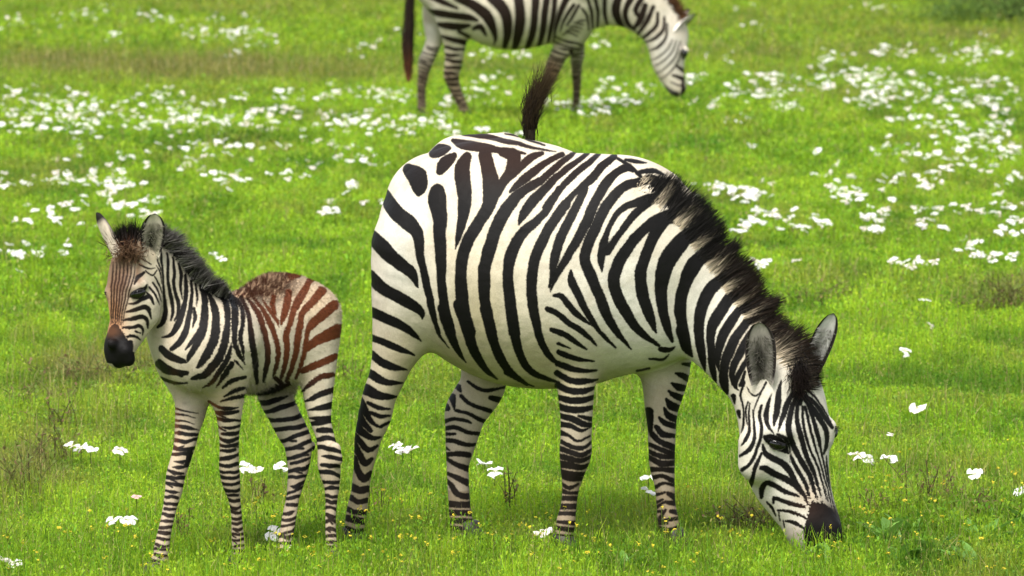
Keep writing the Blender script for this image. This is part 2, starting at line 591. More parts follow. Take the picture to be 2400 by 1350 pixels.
def make_hoof(top, toe_dir, r, h, parent):
    """horn hoof: flared, slanting forward, flat sole on the ground"""
    toe = np.array([toe_dir[0], toe_dir[1], 0.]); toe /= np.linalg.norm(toe)
    sd_ = np.array([-toe[1], toe[0], 0])
    V, Fc = [], []
    m = 20
    rings = [(1.0, .80, 0), (.93, .92, .05), (.5, 1.03, .28), (.06, 1.2, .5), (0, 1.12, .5)]
    for zf, k, fw in rings:
        for j in range(m):
            a = 2 * math.pi * j / m
            x, y = math.cos(a), math.sin(a)
            V.append([top[0], top[1], 0] + toe * (r * (k * x * 1.1 + fw)) + sd_ * (r * k * y) + np.array([0, 0, h * zf]))
    for i in range(len(rings) - 1):
        for j in range(m):
            Fc.append([i * m + j, i * m + (j + 1) % m, (i + 1) * m + (j + 1) % m, (i + 1) * m + j][::-1])
    V.append(np.array([top[0], top[1], h * 1.05])); V.append(np.array([top[0], top[1], 0]) + toe * r * .5)
    for j in range(m):
        Fc.append([j, (j + 1) % m, len(V) - 2, len(V) - 2]); Fc.append([(len(rings) - 1) * m + (j + 1) % m, (len(rings) - 1) * m + j, len(V) - 1, len(V) - 1])
    Fc = [q if q[2] != q[3] else [q[0], q[1], q[2]] for q in Fc]
    me = bpy.data.meshes.new('hoof')
    me.from_pydata([tuple(p) for p in V], [], Fc)
    me.materials.append(M_HOOF)
    for p in me.polygons: p.use_smooth = True
    return link('hoof', me, parent)
# ------------------------------------------------------------------ the grazing adult in the foreground
Z = .37037                                               # scale of the traced close-ups
def adult_strokes():
    A = (Z, 840, 280, [
        [(165,470,60),(200,535,85),(250,600,95),(310,650,98),(360,700,80),(382,760,62),(392,860,46),(420,980,46),(440,1080,46),(460,1180,40),(490,1290,30),(510,1350,26)],
        [(80,735,80),(130,790,92),(200,860,88),(270,915,78),(340,975,62),(378,1060,12)],
        [(70,990,75),(130,1050,78),(200,1095,74),(280,1140,72),(360,1190,62),(400,1225,40),(404,1262,12)],
        [(315,315,70),(335,335,90),(370,360,120),(385,415,108),(380,468,40)],
        [(475,218,50),(520,195,75),(570,183,30)],
        [(605,230,36),(550,275,82),(515,330,46)],
        [(500,455,88),(500,520,116),(515,620,88),(515,750,76),(522,880,66),(525,1000,56),(535,1120,58),(555,1240,62),(582,1350,62)],
        [(690,235,56),(655,310,92),(665,420,92),(672,520,84),(660,620,65),(632,740,38),(612,820,6)],
        [(800,225,80),(825,330,92),(842,430,110),(828,540,84),(770,640,75),(702,750,75),(664,850,75),(650,950,72),(650,1060,72),(660,1180,76),(685,1290,76),(702,1350,75)],
        [(915,205,60),(985,235,86),(965,320,74),(920,390,58),(880,460,50),(845,530,40)],
        [(600,135,26),(660,158,60),(760,172,60),(860,190,42),(960,204,34),(1060,214,12)],
        [(660,96,14),(780,104,30),(880,126,32),(1000,152,26),(1120,180,16),(1250,204,8)],
        [(930,88,10),(1050,118,16),(1180,165,12)],
        [(1165,212,24),(1090,240,48),(1010,320,40),(960,370,30),(900,415,14)],
        [(1150,388,50),(1020,470,64),(965,530,75),(912,610,78),(870,700,78),(830,820,78),(802,920,72),(796,1000,72),(797,1100,70),(812,1220,66),(842,1350,68)],
        [(1290,222,30),(1180,276,40),(1085,348,54),(1010,410,48),(958,458,14)],
        [(1240,374,46),(1190,428,54),(1110,512,60),(1050,590,58),(1016,664,12)],
        [(1270,440,46),(1200,560,46),(1130,640,52),(1045,710,62),(992,790,68),(960,880,68),(945,980,64),(950,1080,66),(966,1200,68),(988,1350,66)],
        [(1310,540,62),(1210,680,62),(1158,780,64),(1120,880,65),(1100,980,68),(1095,1080,65),(1106,1180,62),(1125,1300,52),(1137,1350,42)]], 'm')
    B = (Z, 1240, 320, [
        [(70,280,48),(130,228,46),(250,128,36),(290,100,18)],
        [(160,268,46),(260,190,44),(370,108,26)],
        [(100,448,42),(200,326,42),(300,230,42),(370,172,40),(440,110,26)],
        [(60,720,66),(90,645,62),(150,540,62),(220,440,52),(312,335,34),(385,278,54),(455,192,54),(538,128,40)],
        [(130,950,18),(148,890,34),(160,780,58),(200,640,66),(265,510,60),(322,400,54),(352,325,48)],
        [(135,980,10),(200,830,44),(285,690,56),(355,560,66),(428,392,66),(500,275,62),(570,218,50),(630,195,50),(655,215,24)],
        [(830,300,40),(780,270,56),(715,285,60),(620,305,62),(540,372,72),(465,485,70),(410,600,72),(360,720,72),(358,800,74),(400,900,72),(450,1020,65),(490,1130,62),(550,1230,46),(610,1305,26),(650,1345,10)],
        [(930,400,80),(830,385,70),(720,408,60),(620,440,44),(550,500,36),(497,600,34),(470,690,56),(456,780,46),(460,858,10)],
        [(760,412,60),(670,490,50),(605,575,44),(545,655,44),(490,730,56)],
        [(1000,555,80),(910,505,90),(800,540,92),(720,592,62),(640,685,72),(570,790,76),(535,900,82),(560,1010,80),(610,1110,74),(670,1200,58),(740,1270,40),(825,1322,18)],
        [(840,545,90),(765,680,76),(720,800,72),(706,900,74),(722,1010,80),(757,1120,68),(782,1195,42),(805,1245,12)],
        [(1090,560,80),(1010,620,90),(935,700,120),(870,800,112),(842,900,96),(836,1000,76),(850,1120,66),(876,1220,50),(905,1295,20)],
        [(1200,640,64),(1120,720,70),(1045,812,100),(992,915,84),(962,1020,78),(956,1120,76),(976,1230,70),(1002,1330,58)],
        [(262,850,16),(266,905,50),(302,980,52),(350,1080,46),(400,1170,40),(430,1215,26),(480,1270,28),(545,1338,14)],
        [(160,1005,24),(205,1010,40),(260,1080,42),(330,1150,34),(395,1195,10)],
        [(118,1092,36),(180,1120,38),(250,1180,38),(330,1230,34),(390,1280,26),(425,1322,10)],
        [(142,1222,30),(210,1245,36),(280,1290,34),(362,1346,14)],
        [(188,1312,24),(262,1342,10)],
        [(560,140,20),(640,190,26),(720,265,20)],
        [(610,150,20),(680,160,24),(740,165,10)], [(700,225,30),(780,215,34),(850,240,16)]], 'm')
    C = (.37037, 1500, 500, [
        [(260,740,72),(295,845,60),(330,905,14)],
        [(620,300,50),(550,380,60),(440,490,80),(385,620,72),(372,750,62),(387,870,50),(400,940,38),(412,1000,8)],
        [(685,385,46),(620,460,56),(530,590,70),(462,705,66),(447,800,54),(452,900,46),(463,1000,40),(476,1072,16)],
        [(730,480,40),(660,570,36),(565,700,64),(508,830,56),(492,920,40),(502,1000,10)],
        [(770,560,40),(720,630,50),(625,760,56),(562,880,60),(532,980,54),(530,1060,60),(548,1138,26)],
        [(780,650,40),(700,770,50),(625,895,50),(582,1000,38),(592,1080,24),(625,1115,12)],
        [(760,790,36),(668,945,32),(612,1040,34),(612,1105,14)], [(664,1005,20),(640,1085,26)],
        [(594,1160,34),(600,1205,10)], [(625,1255,26),(632,1290,16)]], 'm')
    D = (.45908, 780, 700, [
        [(200,70,48),(270,100,48),(350,135,44),(410,180,28),(452,218,6)],
        [(196,198,30),(260,222,32),(340,255,32),(415,287,8)],
        [(203,283,38),(250,325,38),(310,350,30),(380,362,8)],
        [(188,382,42),(240,415,40),(300,430,28),(358,430,8)],
        [(170,462,45),(220,490,36),(280,500,24),(325,498,8)],
        [(180,530,14),(230,555,18),(292,565,8)], [(190,578,14),(240,600,18),(292,600,8)],
        [(135,515,35),(165,570,30),(200,630,18),(245,657,8)], [(128,560,30),(150,620,28),(192,672,18)],
        [(118,640,38),(150,680,32),(200,710,22),(245,706,10)], [(110,700,30),(140,730,24),(180,772,24),(228,750,10)],
        [(108,745,30),(140,800,28),(165,840,26),(198,818,14)], [(110,818,28),(130,880,28),(160,920,32),(192,890,18)],
        [(98,958,28),(140,980,30),(182,970,26)], [(93,1013,24),(130,1040,20),(178,1030,22)],
        [(73,1073,22),(110,1090,20),(172,1095,20)], [(60,1118,25),(110,1130,30),(168,1140,22)], [(66,1180,30),(110,1195,30),(160,1190,30)],
        [(60,1240,30),(150,1250,34)],
        [(245,650,14),(290,630,10)],
        [(780,50,60),(810,180,52),(850,290,45),(910,380,36),(990,438,16)],
        [(650,30,66),(690,170,55),(722,270,45),(780,360,30),(842,412,8)],
        [(560,50,50),(600,180,44),(640,270,28),(682,328,6)],
        [(490,20,24),(520,120,20),(550,190,14),(592,252,6)]], 'm')
    E = (.45908, 780, 700, [
        [(690,420,10),(740,455,14),(790,470,14),(860,455,10),(890,450,14)], [(805,503,18),(850,516,24)], [(655,495,14),(690,530,16),(740,555,16),(805,572,18)],
        [(630,570,12),(690,585,14),(735,610,14),(775,625,16)], [(560,632,16),(620,612,14),(680,625,14),(705,636,8)], [(565,667,16),(620,655,18),(680,680,14),(750,690,16)],
        [(562,692,14),(625,690,10)], [(562,722,16),(620,725,18),(680,745,18),(730,745,12)], [(570,755,14),(597,772,6)], [(574,795,18),(630,790,20),(695,800,22)],
        [(580,815,14),(630,845,18),(695,870,24)], [(580,890,14),(620,910,18),(700,945,28)], [(580,930,14),(610,960,20),(640,1000,22),(705,1010,24)],
        [(582,1045,24),(640,1050,24),(710,1050,24)], [(582,1090,22),(715,1095,24)], [(592,1130,22),(725,1140,22)], [(598,1175,24),(735,1185,24)], [(605,1225,26),(750,1230,28)], [(620,1265,30),(760,1265,30)],
        [(570,550,36),(592,562,16)], [(608,500,30),(622,562,8)], [(640,450,25),(652,472,10)]], 'far_hind')
    G = (.45914, 1200, 680, [
        [(100,0,40),(115,120,38),(140,240,36),(185,330,30),(240,385,14)], [(5,180,46),(30,300,42),(75,390,36),(140,440,26),(240,472,12)], [(-30,420,20),(40,465,14),(110,492,6)],
        [(240,318,25),(310,345,25),(420,363,8)], [(230,375,28),(300,400,28),(360,412,24),(435,408,8)], [(230,423,28),(300,462,30),(370,465,28),(437,455,10)],
        [(235,485,30),(290,512,30),(360,515,30),(425,498,16)], [(238,548,28),(300,562,32),(360,560,30),(420,545,22)], [(240,595,30),(300,608,32),(360,608,30),(415,600,22)],
        [(245,640,28),(300,655,34),(360,680,30),(402,690,20)], [(340,640,14),(408,660,24)], [(247,685,28),(300,695,24),(350,715,18),(398,700,8)],
        [(250,730,26),(290,745,14),(330,770,14),(398,745,10)], [(250,775,20),(300,800,22),(360,805,20),(408,772,10)], [(245,810,24),(300,830,26),(360,840,24),(408,813,14)],
        [(235,845,22),(290,860,28),(350,870,24),(406,845,14)], [(235,885,34),(300,895,34),(350,905,26),(392,890,16)], [(240,920,24),(300,940,26),(368,940,20)],
        [(245,945,20),(290,960,26),(355,965,20)], [(255,990,14),(295,1010,18),(338,990,10)], [(250,1020,22),(290,1035,16),(338,1035,16)],
        [(245,1060,22),(338,1065,22)], [(240,1105,28),(333,1105,26)], [(238,1140,18),(328,1142,20)], [(228,1185,14),(327,1190,22)], [(220,1215,20),(320,1225,22)], [(215,1260,26),(330,1265,26)],
        [(700,350,10),(770,352,14),(800,330,6)], [(640,412,12),(700,400,12)], [(760,300,24),(800,306,24),(832,288,6)]], 'm')  # last row: chest shade, painted as dark strokes among the stripes
    H = (.45914, 1200, 680, [
        [(870,378,10),(925,384,22)], [(835,425,10),(870,438,24),(905,457,24)], [(815,475,10),(850,495,28),(890,502,24)], [(800,515,10),(830,540,26),(872,552,26)],
        [(785,555,10),(810,590,30),(855,606,28)], [(775,600,10),(800,640,28),(848,662,26)], [(750,650,12),(780,680,24),(845,696,22)], [(735,700,18),(770,735,24),(840,746,14)],
        [(715,735,20),(760,775,24),(835,806,26)], [(700,785,16),(760,815,20),(840,842,28)], [(695,820,16),(760,850,20),(838,852,14)], [(695,850,18),(760,885,24),(838,880,22)],
        [(708,915,22),(770,915,20),(838,920,22)], [(713,960,18),(770,950,16),(836,977,22)], [(733,1005,14),(780,985,12),(836,1000,14)], [(730,1090,14),(770,1070,10)],
        [(740,1110,12),(785,1080,10)], [(755,1160,16),(787,1120,10)], [(798,1040,16),(838,1062,26)], [(798,1085,16),(842,1090,22)], [(812,1130,16),(846,1136,20)], [(742,1195,12),(792,1190,10)],
        [(742,1230,22),(795,1240,20)], [(825,1233,24),(868,1252,26)], [(748,1275,26),(880,1278,24)], [(745,1212,14),(800,1222,14),(860,1205,16)], [(745,1255,16),(820,1258,14),(875,1268,16)], [(740,1305,30),(885,1305,30)], [(735,1165,10),(760,1178,14),(850,1165,14)], [(732,1045,14),(780,1032,10)], [(730,1130,12),(765,1128,10)], [(695,620,38),(698,670,36),(708,725,16)]], 'far_front')
    I = (.38532, 1640, 780, [
        [(272,300,12),(250,380,12),(268,470,10),(266,560,14),(252,605,6)], [(290,420,8),(280,480,12),(290,560,6)], [(302,430,8),(300,520,12),(300,600,18),(277,650,20),(252,688,6)],
        [(325,470,8),(330,560,14),(332,640,20),(302,710,24),(245,748,14)], [(376,440,14),(365,510,18),(378,580,18),(370,650,18),(345,710,16),(315,790,18),(258,834,20)],
        [(375,730,12),(350,790,20),(325,860,22),(305,930,24),(298,968,8)], [(440,370,6),(415,440,22),(405,510,26),(415,570,18),(448,614,6)],
        [(405,300,12),(352,400,10),(330,480,6)], [(285,330,6),(310,370,9),(345,378,9),(390,330,8)], [(495,290,8),(482,370,28),(478,430,34),(460,510,28),(447,568,10)],
        [(575,360,24),(530,440,30),(496,530,24),(474,602,8)], [(587,400,20),(556,470,28),(540,560,32),(550,640,30),(580,710,32),(620,780,30),(660,850,26),(690,930,22),(717,1015,8)],
        [(600,420,18),(590,500,22),(600,580,26),(625,670,28),(655,760,24),(695,860,20),(730,960,13),(747,1035,6)], [(627,450,14),(626,530,15),(645,630,18),(680,730,14),(720,830,14),(750,920,12),(780,1025,7)],
        [(642,450,15),(662,540,17),(690,640,16),(716,740,11),(750,850,12),(780,950,10),(802,1055,6)], [(662,450,18),(696,540,21),(720,620,22),(737,720,13),(761,820,11),(786,920,10),(813,1040,7),(826,1092,6)],
        [(640,400,24),(690,470,32),(742,540,28),(772,600,26),(770,680,20),(753,742,10)], [(622,370,28),(700,430,24),(750,500,24),(806,572,20)], [(640,330,12),(700,390,13),(760,480,11),(808,562,10)],
        [(640,300,18),(682,332,8)], [(770,750,6),(776,820,13),(786,880,11),(797,945,6)],
        [(386,680,12),(396,730,28),(440,762,34),(500,792,34),(545,842,34),(580,910,28),(630,972,22),(656,1034,14)], [(550,740,12),(570,790,22),(610,860,22),(650,930,20),(671,1004,10)],
        [(374,825,24),(410,832,34),(460,862,34),(520,892,32),(580,932,24),(640,992,20),(656,1044,10)], [(376,1002,18),(380,950,28),(405,912,26),(460,930,26),(520,966,24),(602,992,14)],
        [(450,1037,12),(456,1006,20),(500,1020,22),(560,1040,24),(637,1062,16)], [(478,1080,12),(540,1086,16),(600,1106,17),(652,1132,10)], [(523,1145,12),(580,1156,20),(642,1192,10)],
        [(412,1030,10),(440,1062,15),(466,1112,10)], [(484,1090,8),(490,1142,8)], [(508,1140,8),(516,1182,8)],
        [(402,636,26),(440,652,60),(495,686,62),(532,728,14)], [(470,620,14),(515,640,22),(545,700,10),(548,790,6)], [(590,320,60),(602,380,54),(612,430,24)],
        [(685,1035,18),(688,1120,60),(672,1220,70),(690,1310,80)], [(700,1040,20),(735,1090,95),(765,1140,130),(795,1220,150),(810,1300,160)]], 'm')
    def wider(q, k, y0=-1e9):
        return (*q[:3], [[(x, y, w * (k if y > y0 else 1)) for x, y, w in st] for st in q[3]], q[4])
    return A, wider(B, .93), C, wider(D, 1.2, 450), wider(E, 1.25), wider(G, 1.08, 930), wider(H, 1.22), wider(I, 1.1)

ADULT_Y = float(ground_Y(1290))
def build_adult():
    Y0 = ADULT_Y
    root = empty('zebra', (*P(1270, 1290, Y0)[:2], 0))
    tag(root, 'large adult zebra with wide black and white stripes grazing head down in the foreground', 'zebra')
    nf = [(1400,640,112),(1368,745,84),(1354,815,58),(1352,860,47),(1350,920,43),(1351,980,38),(1350,1025,37),(1349,1062,38),(1344,1095,31),(1338,1140,21),(1333,1185,19),(1326,1225,23),(1322,1262,22),(1318,1292,24)]
    ff = [(1530,760,80),(1556,845,64),(1556,909,50),(1551,955,40),(1551,1001,34),(1551,1047,32),(1552,1093,30),(1558,1139,24),(1561,1185,23),(1568,1231,26),(1572,1258,24),(1574,1276,25)]
    nh = [(985,590,116),(966,690,96),(950,745,78),(938,792,66),(922,838,51),(907,884,43),(889,929,40),(879,975,39),(864,1021,33),(856,1067,27),(849,1113,22),(843,1159,22),(835,1205,25),(831,1245,24),(828,1272,26)]
    fh = [(1110,700,110),(1150,800,82),(1138,861,58),(1130,906,54),(1112,935,53),(1092,966,50),(1086,1000,43),(1079,1044,35),(1073,1090,27),(1074,1136,26),(1077,1182,26),(1082,1225,28),(1090,1255,27),(1094,1268,27)]
    ch = [
        chain([(1028,482,126),(1066,522,172),(1112,560,228),(1200,608,285),(1290,633,280),(1380,622,264),(1440,568,206)], (.17,.02), (1.2,1.05,.95,.88,.9,.86,.84), .05),
        chain([(1480,610,200),(1560,655,150),(1640,722,116),(1712,792,100),(1782,872,95),(1822,925,90)], (.0,-.06,-.14), (.78,.72), .07),
        chain([(1500,735,126)], .0, 1.15, .06),
        chain([(1420,560,150),(1390,690,150)], (-.05,-.07), .8, .06),
        chain([(1440,700,120),(1540,760,86)], (.08,.09), 1.2, .06),
        chain(nf, (-.10,-.12), (.85,.9,.95,1,1,1,1,1,1,1,1,1,1,1), .04, 1300),
        chain(ff, (.10,.12), 1.0, .05, 1282, 'far_front'),
        chain(nh, (.02,.08), (.85,.85,.85,.85,.9,.9,.9,.85,.85,.85,.9,1,1,1,1), .05, 1282),
        chain(fh, (.30,.25), (.9,.8), .05, 1266, 'far_hind'),
        # hocks and knees
        chain([(858,968,16),(866,990,22)], (.08,.085), .8, .02),
        chain([(1832,915,84),(1838,985,104),(1840,1050,104),(1848,1105,96),(1868,1155,82),(1890,1200,71),(1906,1238,67),(1914,1258,60)], (-.14,-.19), (.8,.8,.76,.74,.78,.86,.95,.95), .05),
        chain([(1770,1040,40),(1775,1085,46)], (-.24,-.24), .9, .04),        # cheek
        chain([(1800,1012,18),(1836,1018,20)], (-.275,-.28), .7, .03),       # brow over the eye
        chain([(1945,1000,15),(1940,1030,12)], (-.16,-.16), 1, .03),         # far brow
        chain([(1945,1240,26),(1950,1262,24)], (-.24,-.24), .8, .02),        # nostril wing
        chain([(1020,530,70),(1010,640,60)], (.28,.28), 1, .06),
        chain([(1180,380,70),(1080,400,84)], (.34,.32), 1, .06),             # far croup
    ]
    def colour(uv, co, mk):
        y = uv[:, 1]; n = len(uv)
        cream = np.array([.52, .46, .36]); white = np.array([.50, .475, .41]); tan = np.array([.36, .30, .18]); dirty = np.array([.205, .152, .098])
        pale = np.tile(cream, (n, 1))
        w = blotch(uv, [(1450,700,160,170), (1600,780,120,120), (1850,1060,170,260), (940,600,70,140), (1640,760,90,160)])
        pale = lerp(pale, white, w[:, None])
        b = blotch(uv, [(1240,860,170,110), (1120,760,90,150), (1300,900,150,60), (960,860,80,100), (1120,860,260,120)]) * .8
        pale = lerp(pale, tan, b[:, None])
        legs = sstep(880, 1130, y) * (uv[:, 0] < 1680)
        pale = lerp(pale, dirty, (legs * .9)[:, None])
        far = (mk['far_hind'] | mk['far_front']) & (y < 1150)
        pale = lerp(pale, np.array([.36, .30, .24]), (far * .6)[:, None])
        hind = sstep(800, 1000, y) * (uv[:, 0] < 1010)
        pale = lerp(pale, tan, (hind * .5)[:, None])
        pale = lerp(pale, np.array([.022, .015, .012]), np.clip(blotch(uv, [(1945,1225,52,62), (1950,1280,60,50)]) * 1.7 - .35, 0, 1)[:, None])
        muz = blotch(uv, [(1893,1160,34,34)]); pale = lerp(pale, np.array([.38,.27,.17]), (muz * .6)[:, None])
        chin = blotch(uv, [(1865,1262,30,35)]); pale = lerp(pale, np.array([.36,.30,.26]), chin[:, None])
        dark = np.tile([.0045, .004, .0038], (n, 1))
        br = blotch(uv, [(1200,370,180,60), (1150,340,120,40), (1890,1190,40,30)])  # sheen along the back painted as brown in the stripes; brown muzzle spot
        dark = lerp(dark, np.array([.018, .009, .006]), br[:, None])
        dark = lerp(dark, np.array([.012, .008, .006]), (sstep(950, 1200, y) * (uv[:, 0] < 1680))[:, None])
        return pale, dark
    sets = adult_strokes()
    def sf(mk):
        main = ~(mk['far_front'] | mk['far_hind'])
        return [(s[0], s[1], s[2], s[3], main if s[4] == 'm' else mk[s[4]]) for s in sets]
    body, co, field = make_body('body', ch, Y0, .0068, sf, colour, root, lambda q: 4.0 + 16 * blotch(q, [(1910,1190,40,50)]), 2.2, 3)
    # mane: upright brush along the crest, banded like the neck below it
    crest = crom([(1502,418,.0),(1560,462,-.01),(1620,520,-.03),(1672,590,-.05),(1722,658,-.07),(1772,728,-.09),(1820,800,-.11),(1858,852,-.13),(1885,905,-.17)], 12)
    rng = np.random.default_rng(5)
    n = 8500
    t = rng.uniform(0, 1, n) ** .92 * (len(crest) - 1)
    q = np.stack([np.interp(t, np.arange(len(crest)), crest[:, i]) for i in range(3)], 1)
    g = np.gradient(crest, axis=0)
    tan_ = np.stack([np.interp(t, np.arange(len(crest)), g[:, i]) for i in range(2)], 1); tan_ /= np.linalg.norm(tan_, axis=1)[:, None]
    nor = np.stack([tan_[:, 1], -tan_[:, 0]], 1)
    inn = -6 + 44 * rng.uniform(0, 1, n) ** 1.3
    side = rng.normal(0, .018, n)
    rp = q[:, :2] - nor * inn[:, None]
    skin = Skin(co)
    ry = skin.Y(rp[:, 0], rp[:, 1], Y0 + q[:, 2] + side - .012)
    ry = np.where(rng.uniform(0, 1, n) < .72, ry + .003, Y0 + q[:, 2] + side)
    roots = P(rp[:, 0], rp[:, 1], ry)
    fr = t / (len(crest) - 1)
    ln = np.interp(fr, [0, .06, .2, .5, .8, .93, 1], [26, 46, 60, 66, 68, 64, 40]) * rng.uniform(.82, 1.06, n)
    clump = vnoise(fr * 26, np.zeros(n), 3)
    dpx = nor + tan_ * (rng.normal(0, .13, n) + (clump - .5) * .7 + .10)[:, None]
    tip = rp + dpx * (ln * (.72 + .5 * vnoise(fr * 34, np.ones(n), 8)))[:, None]
    tips = P(tip[:, 0], tip[:, 1], lerp(ry, Y0 + q[:, 2] + side, .45) + rng.normal(0, .008, n) - .008)
    probe = q[:, :2] - nor * 40
    fld = stripe_field(probe, [(s[0], s[1], s[2], s[3], None) for s in sets[1:3]])
    w = sstep(2, -2, fld)[:, None]
    k = rng.uniform(.75, 1.2, (n, 1))
    cr_ = lerp(np.array([[.007, .006, .005]]), np.array([[.48, .40, .28]]), w) * k
    ct = lerp(np.array([[.006, .005, .004]]), np.array([[.024, .014, .008]]), rng.uniform(0, 1, (n, 1)) * sstep(.3, .6, fr)[:, None])
    strands('mane', roots, tips - roots, np.linalg.norm(tips - roots, axis=1), .0017, cr_, ct, root, mix=.5)
    # forelock
    n = 420
    rp = np.stack([rng.normal(1872, 10, n), rng.normal(876, 18, n)], 1)
    roots = P(rp[:, 0], rp[:, 1], Y0 - .20 + rng.normal(0, .012, n))
    tip = rp + np.stack([rng.normal(6, 14, n), rng.uniform(15, 48, n)], 1)
    tips = P(tip[:, 0], tip[:, 1], Y0 - .275 + rng.normal(0, .01, n))
    strands('forelock', roots, tips - roots, np.linalg.norm(tips - roots, axis=1), .0016, np.full((n, 3), .005), np.tile([.012, .008, .006], (n, 1)), root)
    # ears, eyes, hooves
    gi = ((.23, .21, .18), (.018, .015, .013))
    make_ear(P(1786, 905, Y0 - .255), P(1779, 757, Y0 - .285), (1, -.12, -.05), .056, .05, root, gi, (.015, .012, .01), (.5, .45, .38), (.5, .44, .36))
    make_ear(P(1893, 888, Y0 - .15), P(1956, 736, Y0 - .17), (1, .25, .3), .045, .04, root, ((.46, .44, .41), (.27, .25, .23)), (.008, .006, .005), (.48, .41, .37), (.55, .5, .45))
    make_eye(P(1819, 1040, Y0 - .272), .026, (-.25, -.95, .05), root, (1, -.25, -.32))
    make_eye(P(1949, 1012, Y0 - .13), .022, (.9, -.3, .05), root, (.3, -.8, -.5))
    # lashes above the near eye and beyond the far brow
    n = 60
    a = P(np.linspace(1800, 1842, n), np.linspace(1026, 1040, n), Y0 - .296)
    strands('eyelashes', a, np.tile([-.1, -1, -.35], (n, 1)) + rng.normal(0, .2, (n, 3)), np.full(n, .022), .0009, np.full((n, 3), .01), np.full((n, 3), .01), root)
    n = 30
    a = P(rng.uniform(1948, 1954, n), rng.uniform(998, 1010, n), Y0 - .17)
    strands('eyelashes', a, np.tile([.9, -.4, -.15], (n, 1)) + rng.normal(0, .18, (n, 3)), np.full(n, .026), .0009, np.full((n, 3), .01), np.full((n, 3), .01), root)
    for px, base, r in ((1318, 1300, .034), (1576, 1282, .034), (826, 1282, .034), (1098, 1266, .034)):
        make_hoof(P(px, base, ground_Y(base)), (.9, -.3), r, .065, root)
    # tail flicked up behind the croup
    tp = crom([(965,500,.36,17),(1000,425,.48,15),(1080,385,.58,13),(1180,378,.62,12),(1236,340,.60,13),(1243,300,.58,12)], 6)
    c = P(tp[:, 0], tp[:, 1], Y0 + tp[:, 2]); r = tp[:, 3] / 735
    V, Fc = [], []
    for i in range(len(c)):
        d = c[min(i + 1, len(c) - 1)] - c[max(i - 1, 0)]; d /= np.linalg.norm(d)
        a = np.cross(d, [0, 1, .2]); a /= np.linalg.norm(a); b = np.cross(d, a)
        for j in range(10):
            an = 2 * math.pi * j / 10
            V.append(c[i] + (a * math.cos(an) + b * math.sin(an)) * r[i])
    for i in range(len(c) - 1):
        for j in range(10):
            Fc.append([i * 10 + j, i * 10 + (j + 1) % 10, (i + 1) * 10 + (j + 1) % 10, (i + 1) * 10 + j])
    cc = np.tile([[.04, .03, .02]], (len(V), 1))
    tail = link('tail', mesh_np('tail', np.array(V), np.array(Fc), M_HAIR, cc, True), root)
    n = 1000
    u = rng.uniform(0, 1, n) ** 1.6
    mid = crom([(1240,338,.60),(1240,290,.58),(1249,240,.57),(1272,185,.56),(1302,135,.55)], 8)
    q = np.stack([np.interp(u * .55 * (len(mid) - 1), np.arange(len(mid)), mid[:, i]) for i in range(3)], 1)
    e = np.stack([np.interp(np.clip(u * .55 + rng.uniform(.25, .5, n), 0, 1) * (len(mid) - 1), np.arange(len(mid)), mid[:, i]) for i in range(3)], 1)
    roots = P(q[:, 0] + rng.normal(0, 1, n) * (5 + 7 * u), q[:, 1], Y0 + q[:, 2] + rng.normal(0, .01, n))
    tips = P(e[:, 0] + rng.normal(0, 1, n) * (11 + 9 * u), e[:, 1], Y0 + e[:, 2] + rng.normal(0, .02, n))
    strands('tail_tuft', roots, tips - roots, np.linalg.norm(tips - roots, axis=1), .0013, np.tile([.012, .008, .005], (n, 1)), np.tile([.06, .04, .02], (n, 1)), tail, mix=.95)
    return root
# ------------------------------------------------------------------ the foal
FOAL_Y = float(ground_Y(1334))
def fur(name, co, me_field, uv, me_normals, pale, dark, ids, ln, spread, width, parent, gravity=.25, seed=4):
    """short coat hair on part of a body"""
    rng = np.random.default_rng(seed)
    n = len(ids)
    d = me_normals[ids] * .75 + rng.normal(0, spread, (n, 3)) + np.array([.25, 0, -gravity])
    c = np.where((me_field[ids] > 0)[:, None], dark[ids], pale[ids]) * rng.uniform(.75, 1.15, (n, 1))
    return strands(name, co[ids], d, rng.uniform(.6, 1.2, n) * ln, width, c, c * 1.05, parent, None, 2)

